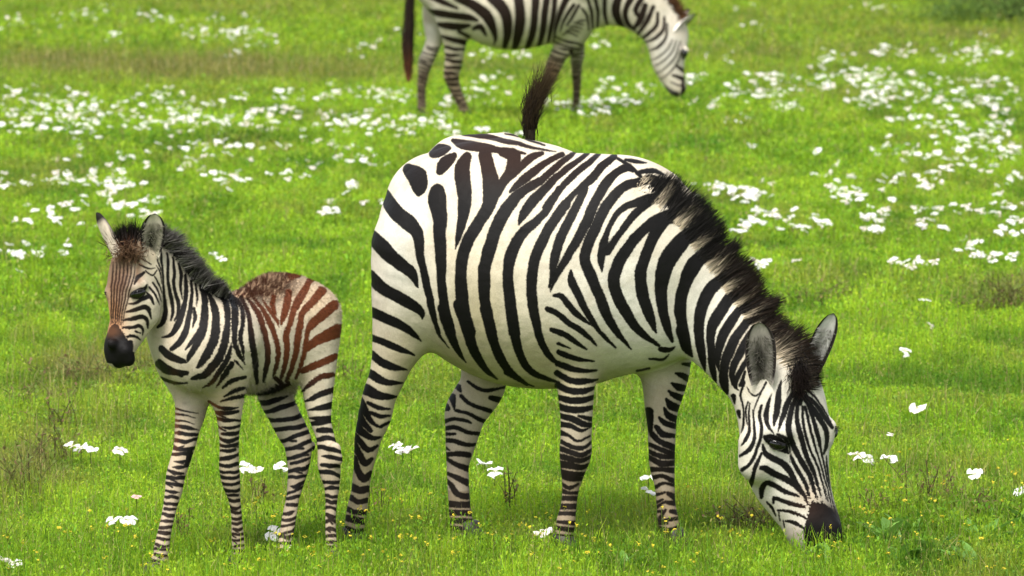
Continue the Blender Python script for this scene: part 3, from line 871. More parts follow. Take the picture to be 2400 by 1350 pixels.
def foal_strokes(legs):
    S1 = (.29617, 200, 480); S2 = (.29639, 360, 600); S3 = (.36284, 320, 860)
    face = []
    for xt, xb, w in ((212,206,13),(240,220,15),(268,238,15),(298,254,15),(328,268,14),(358,284,13),(388,300,12)):
        face.append([(xt + 6,455,w*.5),(xt,560,w),((xt*.55+xb*.45)-4,680,w),((xt*.3+xb*.7)-2,800,w*.95),(xb,900,w*.8),(xb-2,950,w*.4)])
    A = (*S1, face + [
        [(598,360,14),(605,460,18),(613,560,19),(620,650,21),(630,750,24),(632,850,34),(610,930,36),(570,966,22)],
        [(644,385,14),(654,480,22),(652,560,22),(666,660,24),(684,760,28),(690,850,28),(670,918,12)],
        [(690,420,16),(704,520,26),(702,620,26),(716,720,26),(738,800,30),(728,870,26),(700,915,12)],
        [(742,470,18),(760,560,26),(756,660,22),(762,745,10)],
        [(790,560,20),(800,650,30),(788,760,36),(762,860,46),(722,960,50),(680,1022,34),(608,1047,12)],
        [(835,600,20),(845,700,26),(832,800,34),(816,900,44),(792,1000,50),(746,1085,48),(685,1142,30)],
        [(868,620,18),(888,720,20),(880,805,8)], [(858,825,24),(870,900,30),(852,975,10)],
        [(915,650,30),(940,720,44),(946,800,50),(940,900,60),(926,1010,56),(870,1120,54),(820,1210,38),(808,1245,10)], [(930,960,30),(860,1060,40),(788,1145,14)],
        [(480,690,8),(520,735,28),(545,790,14)],
        [(345,782,12),(400,780,24),(470,742,30),(515,730,30),(545,785,12)], [(325,852,16),(400,830,30),(470,810,36),(506,832,32),(522,895,14)],
        [(298,912,16),(380,900,32),(450,885,34),(490,912,26),(496,975,12)], [(296,970,18),(370,970,28),(430,955,28),(456,985,22),(450,1035,8)],
        [(308,1056,14),(350,1036,22),(400,1046,20),(434,1072,10)], [(398,1004,18),(432,1016,14)], [(300,1085,10),(340,1080,12)],
        [(508,655,16),(560,720,18),(592,795,6)], [(530,620,14),(580,690,14),(606,765,6)], [(545,570,12),(582,640,14),(612,705,6)], [(480,520,12),(530,560,14),(562,520,10)], [(560,480,8),(590,540,14),(602,625,8)],
        [(575,430,10),(585,480,14),(610,560,8)],
        [(472,530,18),(420,570,34),(388,625,14)], [(430,470,14),(500,505,12),(550,500,8)], [(440,430,10),(520,470,12)],
        [(345,725,14),(410,690,40),(470,665,30),(488,630,8)],
        [(235,985,80),(238,1060,150),(255,1140,205),(285,1210,170)], [(340,1110,60),(345,1180,70)], [(190,1040,70),(165,1120,90),(190,1200,110)], [(140,1080,40),(140,1170,50)], [(300,1230,110),(290,1265,80)], [(352,1090,40),(350,1160,56),(320,1220,70)], [(365,1190,60),(372,1262,70)],
        [(606,1140,36),(680,1200,46),(760,1238,38),(800,1240,12)], [(585,1240,40),(660,1300,50),(760,1342,40)]], 'm')
    B = (*S2, [
        [(395,270,26),(450,330,34),(485,420,52),(492,520,60),(484,640,64),(440,750,62),(385,840,50),(345,884,18)],
        [(500,310,24),(560,340,40),(580,420,46),(586,520,38),(570,640,52),(540,760,52),(480,860,55),(400,940,48),(305,972,22)],
        [(615,690,10),(590,790,34),(525,910,42),(450,1010,28),(385,1042,8)],
        [(600,318,34),(640,400,46),(640,500,50),(638,620,36),(650,720,38),(690,800,32),(724,852,8)],
        [(610,308,16),(660,350,30),(700,430,36),(700,540,34),(688,640,34),(704,740,28),(718,825,8)],
        [(690,330,26),(735,420,38),(762,540,38),(772,640,48),(792,760,48),(810,880,46),(816,1000,26)],
        [(745,340,22),(830,460,44),(862,560,48),(890,680,46),(904,800,44),(890,900,38),(868,992,20)],
        [(785,335,18),(870,440,38),(922,540,42),(960,640,42),(985,760,40),(970,880,32),(948,965,16)],
        [(860,350,14),(930,450,34),(975,520,28),(988,565,8)],
        [(1065,290,56),(1055,370,60),(1030,460,54),(1004,545,18)], [(950,320,36),(938,390,40),(960,460,26)],
        [(1225,215,50),(1165,320,64),(1108,420,54),(1082,520,44),(1050,620,46),(1056,720,48),(1042,840,42),(1008,965,30)],
        [(1330,275,70),(1250,370,62),(1175,450,50),(1160,540,52),(1142,640,54),(1130,760,48),(1096,880,42),(1050,985,30)],
        [(1425,390,84),(1330,470,78),(1250,540,66),(1216,600,40),(1202,700,36),(1182,830,34),(1128,965,26)],
        [(1075,168,34),(1150,160,26)], [(1225,188,30),(1255,205,24)], [(1315,250,30),(1350,282,26)], [(1460,590,110),(1360,632,94),(1285,672,78),(1205,745,46)], [(1440,795,56),(1340,840,56),(1250,880,56),(1175,912,38)],
        [(1420,935,40),(1320,960,44),(1240,1010,38),(1155,1092,8)],
        [(1420,1056,46),(1320,1090,46),(1250,1130,34),(1185,1152,8)], [(1415,1178,56),(1320,1200,44),(1215,1220,12)], [(1415,1280,40),(1300,1285,36),(1225,1280,12)],
        [(62,735,46),(130,790,54),(230,830,34),(265,842,8)], [(36,855,50),(120,910,54),(265,925,30)], [(60,968,24),(150,1000,22),(265,1000,12)],
        [(725,958,28),(620,990,34),(545,1042,14)], [(720,1048,28),(640,1070,30),(562,1112,12)], [(715,1108,30),(620,1125,24),(534,1156,10)],
        [(612,858,40),(560,950,34),(496,1034,10)], [(640,830,20),(706,892,10)],
        [(730,1112,20),(850,1085,50),(960,1040,50),(1065,1000,30)], [(960,960,30),(1010,1010,40)]], 'm')
    nf, ff, nh, fh = legs
    B = (*S2, [[(x, y, w * (1.1 if x < 690 else .96)) for x, y, w in st] for st in B[3]], 'm')
    C = (1, 0, 0, leg_bands(nf, 945, 1328, 16, 12, .62, -.05, .25, 11, 1.25, .35), 'm')
    D = (1, 0, 0, leg_bands(ff, 1000, 1348, 16, 12, .6, .06, .1, 12, 1.25, .4), 'far_front')
    E = (1, 0, 0, leg_bands(nh, 990, 1318, 21, 13, .58, .1, -.15, 13, 1.25, .3), 'm')
    G = (1, 0, 0, leg_bands(fh, 905, 1318, 23, 13, .54, -.25, .1, 14, 1.25, .3), 'far_hind')
    H = (*S3, [[(238,262,16),(300,280,12),(400,300,6)], [(238,300,18),(325,312,10),(380,330,6)], [(238,345,20),(310,350,12),(370,372,7)], [(234,385,20),(320,392,12),(400,410,7)], [(236,425,18),(300,428,10)], [(232,462,18),(300,472,10)], [(228,500,18),(262,520,14),(305,508,8)], [(345,545,40),(338,590,40),(322,640,24)]], 'far_front')
    return [A, B, C, D, E, G, H]

def build_foal():
    Y0 = FOAL_Y
    root = empty('zebra_foal', (*P(590, 1334, Y0)[:2], 0))
    tag(root, 'small fluffy zebra foal with reddish brown rump stripes standing left of the big grazing zebra', 'zebra foal')
    nf = [(540,800,76),(527,880,56),(535,951,35),(537,987,28),(537,1023,24),(537,1060,23),(537,1096,24),(542,1132,22),(549,1168,15),(554,1205,13),(556,1241,14),(559,1280,16),(558,1312,15)]
    ff = [(455,830,75),(452,885,56),(449,932,41),(446,969,36),(439,1005,30),(433,1041,26),(423,1078,24),(412,1114,23),(407,1150,21),(399,1186,17),(391,1223,16),(383,1259,17),(376,1300,19),(366,1332,17)]
    nh = [(722,745,80),(732,815,62),(742,876,44),(745,914,37),(747,951,31),(752,987,25),(762,1023,22),(769,1060,25),(772,1096,27),(777,1132,20),(777,1168,15),(775,1205,13),(775,1241,13),(778,1279,15),(781,1305,15)]
    fh = [(668,820,70),(652,885,50),(648,932,41),(664,969,37),(682,1005,37),(697,1034,34),(700,1060,31),(699,1096,25),(693,1132,20),(686,1168,16),(679,1205,17),(673,1241,17),(666,1276,16),(655,1304,17)]
    ch = [
        chain([(462,800,102),(510,805,112),(560,803,121),(608,795,122),(660,764,122),(704,745,88)], (.0,.34), (.88,.92), .045),
        chain([(372,622,40)], -.06, .8, .03),
        chain([(470,830,90)], -.08, .8, .05),
        chain([(440,840,72)], .05, .9, .035),
        chain([(336,612,44),(366,654,60),(396,698,74),(430,748,90),(465,792,100)], (-.10,-.03,.0), (.8,.78,.75), .05),
        chain(nf, (-.06,.02), (.8,.85,.95,1,1,1,1,1,1,1,1,1,1), .04, 1332),
        chain(ff, (.06,.0), 1.0, .045, 1352, 'far_front'),
        chain(nh, (.22,.1), (.8,.8,.85,.85,.9,.9,.9,.9,.9,.9,1,1,1,1,1), .045, 1322),
        chain(fh, (.36,.3), .85, .04, 1325, 'far_hind'),
        chain([(640,690,48),(665,690,48)], (.42,.44), 1, .05),               # far croup
        chain([(785,1050,14),(790,1078,14)], (.12,.12), .8, .02), chain([(726,1046,14)], .3, .8, .02),
        chain([(322,586,46),(312,625,54),(309,675,59),(312,715,58),(307,752,50),(292,788,42),(280,815,37),(276,834,30)], (-.10,-.17), (.78,.8,.8,.78,.78,.85,.95,.95), .03),
        chain([(338,712,34),(345,735,26)], (-.15,-.15), 1, .03),
        chain([(317,676,12),(336,668,12)], (-.195,-.19), .7, .02),
        chain([(258,685,11)], -.14, 1, .02),
        chain([(262,806,12)], -.215, .7, .015), chain([(301,843,16)], -.20, .9, .02),
        chain([(296,822,15)], -.21, .8, .02),
    ]
    def colour(uv, co, mk):
        x, y = uv[:, 0], uv[:, 1]; n = len(uv)
        pale = np.tile([.43, .375, .285], (n, 1))
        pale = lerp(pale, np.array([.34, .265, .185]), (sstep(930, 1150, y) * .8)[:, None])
        tan = blotch(uv, [(275,770,40,60), (520,930,50,70), (720,700,90,60), (420,1000,30,80)])
        pale = lerp(pale, np.array([.44, .29, .17]), (tan * .55)[:, None])
        pale = lerp(pale, np.array([.34, .14, .06]), (blotch(uv, [(257,770,18,40)]) * .8)[:, None])
        mot = fnoise(x * .30 + y * .12, y * .10 - x * .05, 21)
        back = blotch(uv, [(620,670,70,36), (575,690,40,14), (660,650,40,24)])
        pale = lerp(pale, lerp(np.array([.05, .017, .008]), np.array([.36, .24, .15]), sstep(.52, .72, mot)[:, None]), np.clip(back * 1.5, 0, 1)[:, None])
        pale = lerp(pale, np.array([.30, .255, .195]), np.clip(1.2 * blotch(uv, [(455,945,45,75), (640,930,50,50), (480,900,60,30)]), 0, 1)[:, None])  # shade on lower chest and inner upper legs, put into the pale coat
        head = np.clip(1.5 * blotch(uv, [(272,630,46,74), (300,590,46,34), (330,640,16,30)]), 0, 1) * sstep(348, 320, x)
        pale = lerp(pale, np.array([.135, .072, .042]), (head * .92)[:, None])
        pale = lerp(pale, np.array([.34, .17, .085]), np.clip(1.4 * blotch(uv, [(266,745,22,52)]), 0, 1)[:, None])
        dark = np.tile([.006, .005, .0045], (n, 1))
        rump = np.clip(sstep(545, 640, x + (y - 700) * -.35) * sstep(930, 830, y), 0, 1)
        dark = lerp(dark, np.array([.095, .026, .009]), (rump * .92)[:, None])
        dark = lerp(dark, np.array([.034, .014, .008]), (blotch(uv, [(275,680,35,80), (254,760,20,26), (300,600,50,30)]) * .9)[:, None])
        dark = lerp(dark, np.array([.0035, .003, .003]), np.clip(2.2 * blotch(uv, [(275,832,54,44)]), 0, 1)[:, None])
        dark = lerp(dark, np.array([.085, .036, .016]), (np.clip(1.2 * blotch(uv, [(260,776,22,13)]), 0, 1) * .7)[:, None])
        fl = blotch(uv, [(500,955,16,50), (507,1000,10,50), (408,980,10,70)])
        dark = lerp(dark, np.array([.12, .042, .017]), fl[:, None])
        dark = lerp(dark, np.array([.018, .011, .008]), (sstep(1120, 1250, y))[:, None])
        return pale, dark
    sets = foal_strokes((nf, ff, nh, fh))
    keep = {}
    def sf(mk):
        main = ~(mk['far_front'] | mk['far_hind'])
        return [(s[0], s[1], s[2], s[3], main if s[4] == 'm' else mk[s[4]]) for s in sets]
    def cf(uv, co, mk):
        keep['c'] = colour(uv, co, mk); keep['uv'] = uv
        return keep['c']
    body, co, field = make_body('body', ch, Y0, .0056, sf, cf, root, lambda q: 2.8 + 6.0 * sstep(400, 520, q[:, 0]) * sstep(960, 900, q[:, 1]) + 12 * blotch(q, [(262,778,40,22)]), 2.4, 8, 1.6)
    pale, dark = keep['c']; uv = keep['uv']
    me = body.data
    nr = np.empty(len(co) * 3, np.float32); me.vertices.foreach_get('normal', nr); nr = nr.reshape(-1, 3)
    rng = np.random.default_rng(9)
    # long baby hair: rump and back, belly, then a thin fuzz all over
    wgt = .06 + .9 * blotch(uv, [(640,660,60,32), (600,690,50,20)]) + .5 * blotch(uv, [(720,700,90,80)]) + .8 * blotch(uv, [(640,915,60,25)])
    wgt *= sstep(1010, 960, uv[:, 1]) * sstep(360, 420, uv[:, 0])
    ids = np.nonzero(rng.uniform(0, 1, len(co)) < wgt * .55)[0]
    fur('coat_hair', co, field, uv, nr, pale, dark, ids, .006 + .011 * np.clip(blotch(uv[ids], [(620,670,70,36), (640,915,60,25)]), 0, 1), .32, .0007, root)
    # mane
    crest = crom([(352,545,-.09),(392,572,-.07),(425,615,-.05),(462,655,-.03),(500,680,-.01),(535,692,.02)], 12)
    n = 3200
    t = rng.uniform(0, 1, n) * (len(crest) - 1); fr = t / (len(crest) - 1)
    q = np.stack([np.interp(t, np.arange(len(crest)), crest[:, i]) for i in range(3)], 1)
    g = np.gradient(crest, axis=0)
    tg = np.stack([np.interp(t, np.arange(len(crest)), g[:, i]) for i in range(2)], 1); tg /= np.linalg.norm(tg, axis=1)[:, None]
    no = np.stack([tg[:, 1], -tg[:, 0]], 1)
    rp = q[:, :2] - no * rng.uniform(-2, 14, n)[:, None]
    sdv = rng.normal(0, .016, n)
    roots = P(rp[:, 0], rp[:, 1], Y0 + q[:, 2] + sdv)
    ln = np.interp(fr, [0, .15, .5, .85, 1], [34, 46, 48, 32, 12]) * rng.uniform(.7, 1.1, n)
    tip = rp + (no + tg * (rng.normal(.35, .22, n) + (vnoise(fr * 22, np.zeros(n), 4) - .5) * .9)[:, None]) * ln[:, None]
    tips = P(tip[:, 0], tip[:, 1], Y0 + q[:, 2] + sdv * 2.2 + rng.normal(0, .01, n))
    w = (vnoise(fr * 40, np.zeros(n), 6) > .50)[:, None] * rng.uniform(0, 1, (n, 1))
    cr_ = lerp(np.array([[.022, .019, .019]]), np.array([[.42, .39, .36]]), w)
    strands('mane', roots, tips - roots, np.linalg.norm(tips - roots, axis=1), .0013, cr_, lerp(cr_, np.array([[.02, .018, .018]]), .6), root)
    # forelock between the ears
    n = 900
    rp = np.stack([rng.normal(302, 16, n), rng.normal(574, 8, n)], 1)
    roots = P(rp[:, 0], rp[:, 1], Y0 - .12 + rng.normal(0, .018, n))
    cl = np.where(rp[:, 0] < 300, -1, 1)
    tip = rp + np.stack([(rp[:, 0] - 305) * .35 + rng.normal(0, 5, n) + cl * 4, -rng.uniform(26, 58, n) * (1 - np.abs(rp[:, 0] - 308) / 110)], 1)
    tips = P(tip[:, 0], tip[:, 1], Y0 - .125 + rng.normal(0, .02, n))
    k = rng.uniform(0, 1, (n, 1)) * (rp[:, 1:2] > 570)
    strands('forelock', roots, tips - roots, np.linalg.norm(tips - roots, axis=1), .0014, lerp(np.array([[.012, .008, .006]]), np.array([[.09, .036, .018]]), k), np.tile([.008, .006, .005], (n, 1)), root)
    # forehead fuzz
    n = 500
    rp = np.stack([rng.normal(300, 20, n), rng.normal(592, 12, n)], 1)
    roots = P(rp[:, 0], rp[:, 1], Y0 - .16 + rng.normal(0, .01, n))
    tip = rp + np.stack([rng.normal(-4, 9, n), rng.uniform(-8, 18, n)], 1)
    tips = P(tip[:, 0], tip[:, 1], Y0 - .185 + rng.normal(0, .008, n))
    kk = rng.uniform(0, 1, (n, 1))
    c = lerp(np.array([[.035, .015, .008]]), np.array([[.17, .10, .055]]), kk)
    strands('brow_hair', roots, tips - roots, np.linalg.norm(tips - roots, axis=1), .0012, c, c, root)
    make_ear(P(353, 602, Y0 - .155), P(363, 502, Y0 - .185), (1, -.1, .1), .042, .036, root, ((.38, .35, .27), (.02, .018, .015)), (.006, .005, .004), (.42, .34, .25), (.02, .015, .012))
    make_ear(P(286, 600, Y0 - .12), P(231, 496, Y0 - .10), (-.6, .8, -.1), .036, .034, root, ((.45, .40, .34), (.2, .18, .15)), (.006, .005, .004), (.46, .39, .31), (.012, .01, .008))
    make_eye(P(323, 688, Y0 - .195), .021, (-.1, -.98, .05), root, (1, -.1, .38))
    make_eye(P(256, 687, Y0 - .125), .015, (-.9, -.3, .05), root, (.4, -.8, .1))
    n = 50
    a = P(np.linspace(308, 338, n), np.linspace(686, 676, n), Y0 - .212)
    strands('eyelashes', a, np.tile([-.25, -1, -.3], (n, 1)) + rng.normal(0, .2, (n, 3)), np.full(n, .016), .0008, np.full((n, 3), .01), np.full((n, 3), .01), root)
    n = 24
    a = P(rng.uniform(252, 256, n), rng.uniform(684, 690, n), Y0 - .15)
    strands('eyelashes', a, np.tile([-.9, -.4, -.1], (n, 1)) + rng.normal(0, .18, (n, 3)), np.full(n, .016), .0008, np.full((n, 3), .01), np.full((n, 3), .01), root)
    for px, base, r in ((556, 1332, .023), (360, 1352, .025), (783, 1322, .022), (649, 1325, .025)):
        make_hoof(P(px, base, ground_Y(base)), (-.85, -.4), r, .045, root)
    # short tail hidden behind the rump
    tp = crom([(772,700,.40),(786,740,.44),(780,800,.46),(770,850,.46)], 8)
    n = 700
    u = rng.uniform(0, .75, n) * (len(tp) - 1)
    q = np.stack([np.interp(u, np.arange(len(tp)), tp[:, i]) for i in range(3)], 1)
    e = np.stack([np.interp(np.minimum(u + 5, len(tp) - 1), np.arange(len(tp)), tp[:, i]) for i in range(3)], 1)
    roots = P(q[:, 0] + rng.normal(0, 3, n), q[:, 1], Y0 + q[:, 2] + rng.normal(0, .006, n)); tips = P(e[:, 0] + rng.normal(0, 6, n), e[:, 1] + 14, Y0 + e[:, 2] + rng.normal(0, .01, n))
    strands('tail', roots, tips - roots, np.linalg.norm(tips - roots, axis=1), .0015, np.tile([.16, .09, .05], (n, 1)), np.tile([.05, .03, .02], (n, 1)), root)
    return root

# ------------------------------------------------------------------ the adult grazing farther back
def build_distant():
    base = 286
    Y0 = float(ground_Y(base))
    root = empty('zebra', (*P(1180, base, Y0)[:2], 0))
    tag(root, 'adult zebra grazing among white flowers in the distance, back cut off', 'zebra')
    nh = [(1070,-20,62),(1064,30,46),(1064,70,34),(1066,95,28),(1065,127,23),(1061,158,20),(1058,177,19),(1065,203,15),(1075,228,13),(1086,253,12),(1091,272,12)]
    fh = [(1045,-10,50),(1030,30,40),(1021,62,28),(1018,95,20),(1006,127,18),(998,145,18),(992,174,13),(988,206,11),(988,237,10),(988,262,11),(988,278,11)]
    nf = [(1362,-30,66),(1352,35,46),(1334,95,27),(1311,127,21),(1297,158,19),(1286,190,15),(1271,222,13),(1262,250,12),(1257,270,12)]
    ff = [(1372,0,50),(1362,60,30),(1354,95,19),(1353,127,17),(1351,158,13),(1352,190,11),(1351,222,9),(1350,245,9),(1350,258,10)]
    ch = [
        chain([(1042,-40,72),(1100,-20,92),(1190,5,112),(1290,-8,104),(1360,-30,92)], (.0,.0), (.9,1,1,.95,.8), .05),
        chain([(1395,-20,84),(1440,-18,78),(1490,5,66),(1535,45,54),(1566,80,46)], (.0,.0), (.6,.55), .05),
        chain(nh, (-.14,-.1), .85, .05, 284), chain(fh, (.14,.1), .9, .05, 282, 'far_hind'),
        chain(nf, (-.12,-.1), .9, .05, 283), chain(ff, (.12,.1), 1, .05, 274, 'far_front'),
        chain([(1560,78,42),(1565,118,43),(1567,150,37),(1577,183,28),(1586,204,23)], (.0,.0), (.7,.7,.68,.8,.9), .04),
        chain([(1607,118,8)], -.07, 1, .03),
    ]
    T = (.31667, 920, 0)
    S = [
        [(480,-20,60),(600,40,72),(690,110,80),(740,200,60),(760,280,30),(750,335,10)], [(240,76,16),(330,95,50),(450,115,50),(560,130,50),(625,152,24)],
        [(250,-40,40),(360,10,40),(480,60,20)],
        [(295,172,16),(400,190,50),(500,200,50),(570,190,24)], [(490,235,26),(565,272,26)], [(345,262,16),(440,290,36),(560,322,40)],
        [(740,-20,90),(820,70,82),(850,160,76),(850,260,60),(828,345,36)], [(930,-20,72),(945,100,76),(940,200,76),(920,300,60),(898,368,34)],
        [(1060,-20,60),(1055,100,52),(1040,220,50),(1010,320,44),(986,374,26)], [(1140,-20,50),(1125,120,48),(1110,240,44),(1078,355,26)],
        [(1200,-20,40),(1190,120,36),(1165,240,32),(1148,325,14)], [(1290,-20,50),(1240,100,40),(1210,200,26),(1188,305,12)],
        [(1340,40,30),(1270,150,22),(1238,236,10)], [(1380,40,22),(1330,130,22),(1290,190,14)],
        [(1400,60,14),(1440,120,20),(1452,222,12)], [(1440,-20,20),(1470,80,24),(1482,205,16)], [(1500,-20,26),(1520,100,26),(1512,224,14)], [(1570,-20,26),(1570,100,30),(1592,185,14)],
        [(1670,-20,60),(1650,80,62),(1682,170,44),(1730,225,14)], [(1770,-20,50),(1722,80,40),(1738,170,36),(1796,225,14)], [(1850,-20,40),(1800,70,40),(1830,140,18)],
        [(1870,40,40),(1832,150,50),(1786,214,22)], [(1930,50,30),(1882,160,36),(1815,255,18)], [(1965,95,22),(1952,190,28),(1872,270,24),(1824,296,8)],
        [(2012,125,18),(2002,220,26),(1932,290,24),(1864,314,10)], [(2034,175,14),(2022,280,20),(1962,350,22),(1904,374,10)],
        [(2070,290,8),(2040,360,12),(1970,420,12),(1920,445,6)], [(2100,300,8),(2070,390,12),(1990,460,12),(1935,490,6)], [(2130,310,10),(2095,420,12),(2010,510,12),(1950,545,6)],
        [(2150,330,10),(2115,450,12),(2040,550,12),(1975,590,6)], [(2105,488,20),(2155,525,30)], [(2075,558,18),(2155,585,34)], [(2060,610,10),(2140,640,14)],
        [(1995,640,30),(2040,680,50),(2100,700,40)], [(2150,610,24),(2155,700,40)], [(2165,395,30),(2150,430,20)],
        [(600,215,26),(650,200,44),(690,260,20)], [(1320,380,30),(1330,420,24)]]
    S += [[(1260 + i * 26, 262 + i * -32 if i < 4 else 160, 8), (1300 + i * 24, 240 - i * 22, 14), (1370 + i * 14, 270 - i * 30, 10)] for i in range(5)]
    main = leg_bands(nf, 95, 282, 9, 7, .56, .25, .1, 31, 1.25, .2) + leg_bands(nh, 112, 280, 16, 7, .55, .05, .1, 32, 1.25, .2)
    sets = [(*T, S, 'm'), (1, 0, 0, main, 'm'), (1, 0, 0, leg_bands(ff, 105, 270, 9, 7, .5, 0, .1, 33, 1.25, .2), 'far_front'), (1, 0, 0, leg_bands(fh, 108, 280, 9, 7, .5, .3, .1, 34, 1.25, .2), 'far_hind')]
    def sf(mk):
        m = ~(mk['far_front'] | mk['far_hind'])
        return [(s[0], s[1], s[2], s[3], m if s[4] == 'm' else mk[s[4]]) for s in sets]
    def colour(uv, co, mk):
        x, y = uv[:, 0], uv[:, 1]; n = len(uv)
        pale = np.tile([.47, .42, .33], (n, 1))
        pale = lerp(pale, np.array([.50, .47, .42]), blotch(uv, [(1565,110,40,60), (1012,70,16,40)])[:, None])
        lg = sstep(110, 190, y) * (x < 1480)
        pale = lerp(pale, np.array([.19, .13, .085]), (lg * .9)[:, None])
        pale = lerp(pale, np.array([.25, .15, .09]), (blotch(uv, [(1290,170,30,50)]))[:, None])
        dark = np.tile([.014, .008, .006], (n, 1))
        dark = lerp(dark, np.array([.018, .010, .007]), lg[:, None])
        dark = lerp(dark, np.array([.10, .09, .085]), blotch(uv, [(1560,215,25,18)])[:, None])
        return pale, dark
    make_body('body', ch, Y0, .0105, sf, colour, root, 2.0, 1.2, 13, 1.5)
    rng = np.random.default_rng(15)
    crest = crom([(1360,-120,0),(1420,-92,0),(1480,-62,0),(1540,-20,0),(1575,20,0),(1592,52,0)], 10)
    n = 2400
    t = rng.uniform(0, 1, n) * (len(crest) - 1)
    q = np.stack([np.interp(t, np.arange(len(crest)), crest[:, i]) for i in range(3)], 1)
    g = np.gradient(crest, axis=0)
    tg = np.stack([np.interp(t, np.arange(len(crest)), g[:, i]) for i in range(2)], 1); tg /= np.linalg.norm(tg, axis=1)[:, None]
    no = np.stack([tg[:, 1], -tg[:, 0]], 1)
    rp = q[:, :2] - no * rng.uniform(0, 14, n)[:, None]
    s_ = rng.normal(0, .02, n)
    roots = P(rp[:, 0], rp[:, 1], Y0 + s_)
    tip = rp + (no + tg * rng.normal(.1, .2, n)[:, None]) * (rng.uniform(.7, 1.1, n) * 30)[:, None]
    tips = P(tip[:, 0], tip[:, 1], Y0 + s_ * 1.5)
    strands('mane', roots, tips - roots, np.linalg.norm(tips - roots, axis=1), .003, np.tile([.016, .012, .01], (n, 1)), np.tile([.10, .045, .018], (n, 1)), root)
    make_ear(P(1582, 78, Y0 - .06), P(1631, 33, Y0 - .05), (-.55, .3, -.75), .05, .04, root, ((.6, .55, .5), (.3, .26, .22)), (.02, .016, .012), (.78, .74, .68), (.03, .02, .015), hairy=False)
    make_ear(P(1578, 70, Y0 + .07), P(1618, 22, Y0 + .09), (.55, .3, .75), .05, .04, root, ((.6, .55, .5), (.3, .26, .22)), (.02, .016, .012), (.78, .74, .68), (.03, .02, .015), hairy=False)
    make_eye(P(1604, 124, Y0 - .085), .025, (.4, -.9, .05), root, (.4, -.2, -1))
    for px, b_, d in ((1092, 284, -.1), (988, 282, .1), (1255, 283, -.1), (1350, 274, .1)):
        make_hoof(P(px, b_, ground_Y(b_)), (1, 0), .034, .065, root)
    tp = crom([(985,-70,-.02,8),(968,-45,-.02,7),(961,0,-.03,8),(958,60,-.03,13),(957,120,-.03,12),(957,165,-.03,9),(958,192,-.03,4)], 6)
    n = 1300
    u = rng.uniform(0, 1, n) ** .8 * (len(tp) - 7)
    q = np.stack([np.interp(u, np.arange(len(tp)), tp[:, i]) for i in range(4)], 1)
    e = np.stack([np.interp(np.minimum(u + 9, len(tp) - 1), np.arange(len(tp)), tp[:, i]) for i in range(4)], 1)
    ox = rng.normal(0, .45, n)
    roots = P(q[:, 0] + ox * q[:, 3], q[:, 1], Y0 + q[:, 2] + rng.normal(0, .015, n)); tips = P(e[:, 0] + ox * e[:, 3] * .9, e[:, 1], Y0 + e[:, 2] + rng.normal(0, .02, n))
    k = sstep(120, 190, e[:, 1])[:, None]
    strands('tail', roots, tips - roots, np.linalg.norm(tips - roots, axis=1), .004, np.tile([.022, .014, .010], (n, 1)), lerp(np.array([[.022, .014, .01]]), np.array([[.12, .045, .018]]), k), root)
    return root
# ------------------------------------------------------------------ ground, grass, flowers
# patches of different growth, traced where the photo shows them: (px, py, rx, ry) in the photo -> ellipses on the ground
def to_ground(spots):
    out = []
    for x, y, rx, ry, *w in spots:
        Yc = float(ground_Y(y)); sc = Yc / F
        out.append(((x - CX) * sc, Yc, rx * sc, abs(float(ground_Y(y - ry)) - float(ground_Y(y + ry))) / 2, w[0] if w else 1.0))
    return out
DRY = to_ground([(200,868,150,45,.9),(90,930,120,40,.5),(40,1110,90,70,.8),(160,1010,160,40,.4),(330,870,60,40,.4),(2380,700,140,32,.8),(2200,690,120,25,.3),(1950,670,120,24,.5),(1600,470,200,20,.2),
    (480,170,420,34,1),(150,155,260,30,.95),(800,185,200,24,.7),(1100,170,300,20,.45),(1800,135,300,26,.5),(2250,95,220,22,.7),(2050,130,200,14,.5),(1880,180,200,14,.3),(1300,420,300,20,.15),
    (620,25,500,18,.35),(1900,60,500,30,.35),(2350,45,80,40,.5),(770,740,40,30,.3),(560,345,90,24,.25),(2000,235,160,20,.3),(1740,1200,90,60,.5),(2200,1130,160,60,.3),(700,1180,300,40,.15)])
LUSH = to_ground([(480,510,120,28,.8),(800,500,150,20,.4),(570,335,60,20,.8),(1100,950,120,40,.5),(60,650,100,40,.5),(1300,1000,300,50,.2),(2250,1260,220,90,.9),(1950,1290,150,50,.7),(880,620,80,40,.4),
    (1900,380,280,24,.3),(2000,560,300,20,.3),(700,400,300,16,.3),(830,960,60,40,.5),(1660,890,70,30,.4),(180,700,160,20,.4),(2350,20,90,40,.8),(1700,300,250,18,.3),(330,230,700,10,.3),(1150,830,100,30,.3)])

def patch(x, y, spots, seed):
    wx = x + (fnoise(x * 2.2, y * .9, seed) - .5) * .35
    wy = y + (fnoise(x * 1.6, y * .7, seed + 3) - .5) * 1.2
    o = np.zeros_like(x)
    for cx, cy, rx, ry, w in spots:
        o = np.maximum(o, w * np.exp(-((wx - cx) / rx) ** 2 - ((wy - cy) / ry) ** 2))
    return o

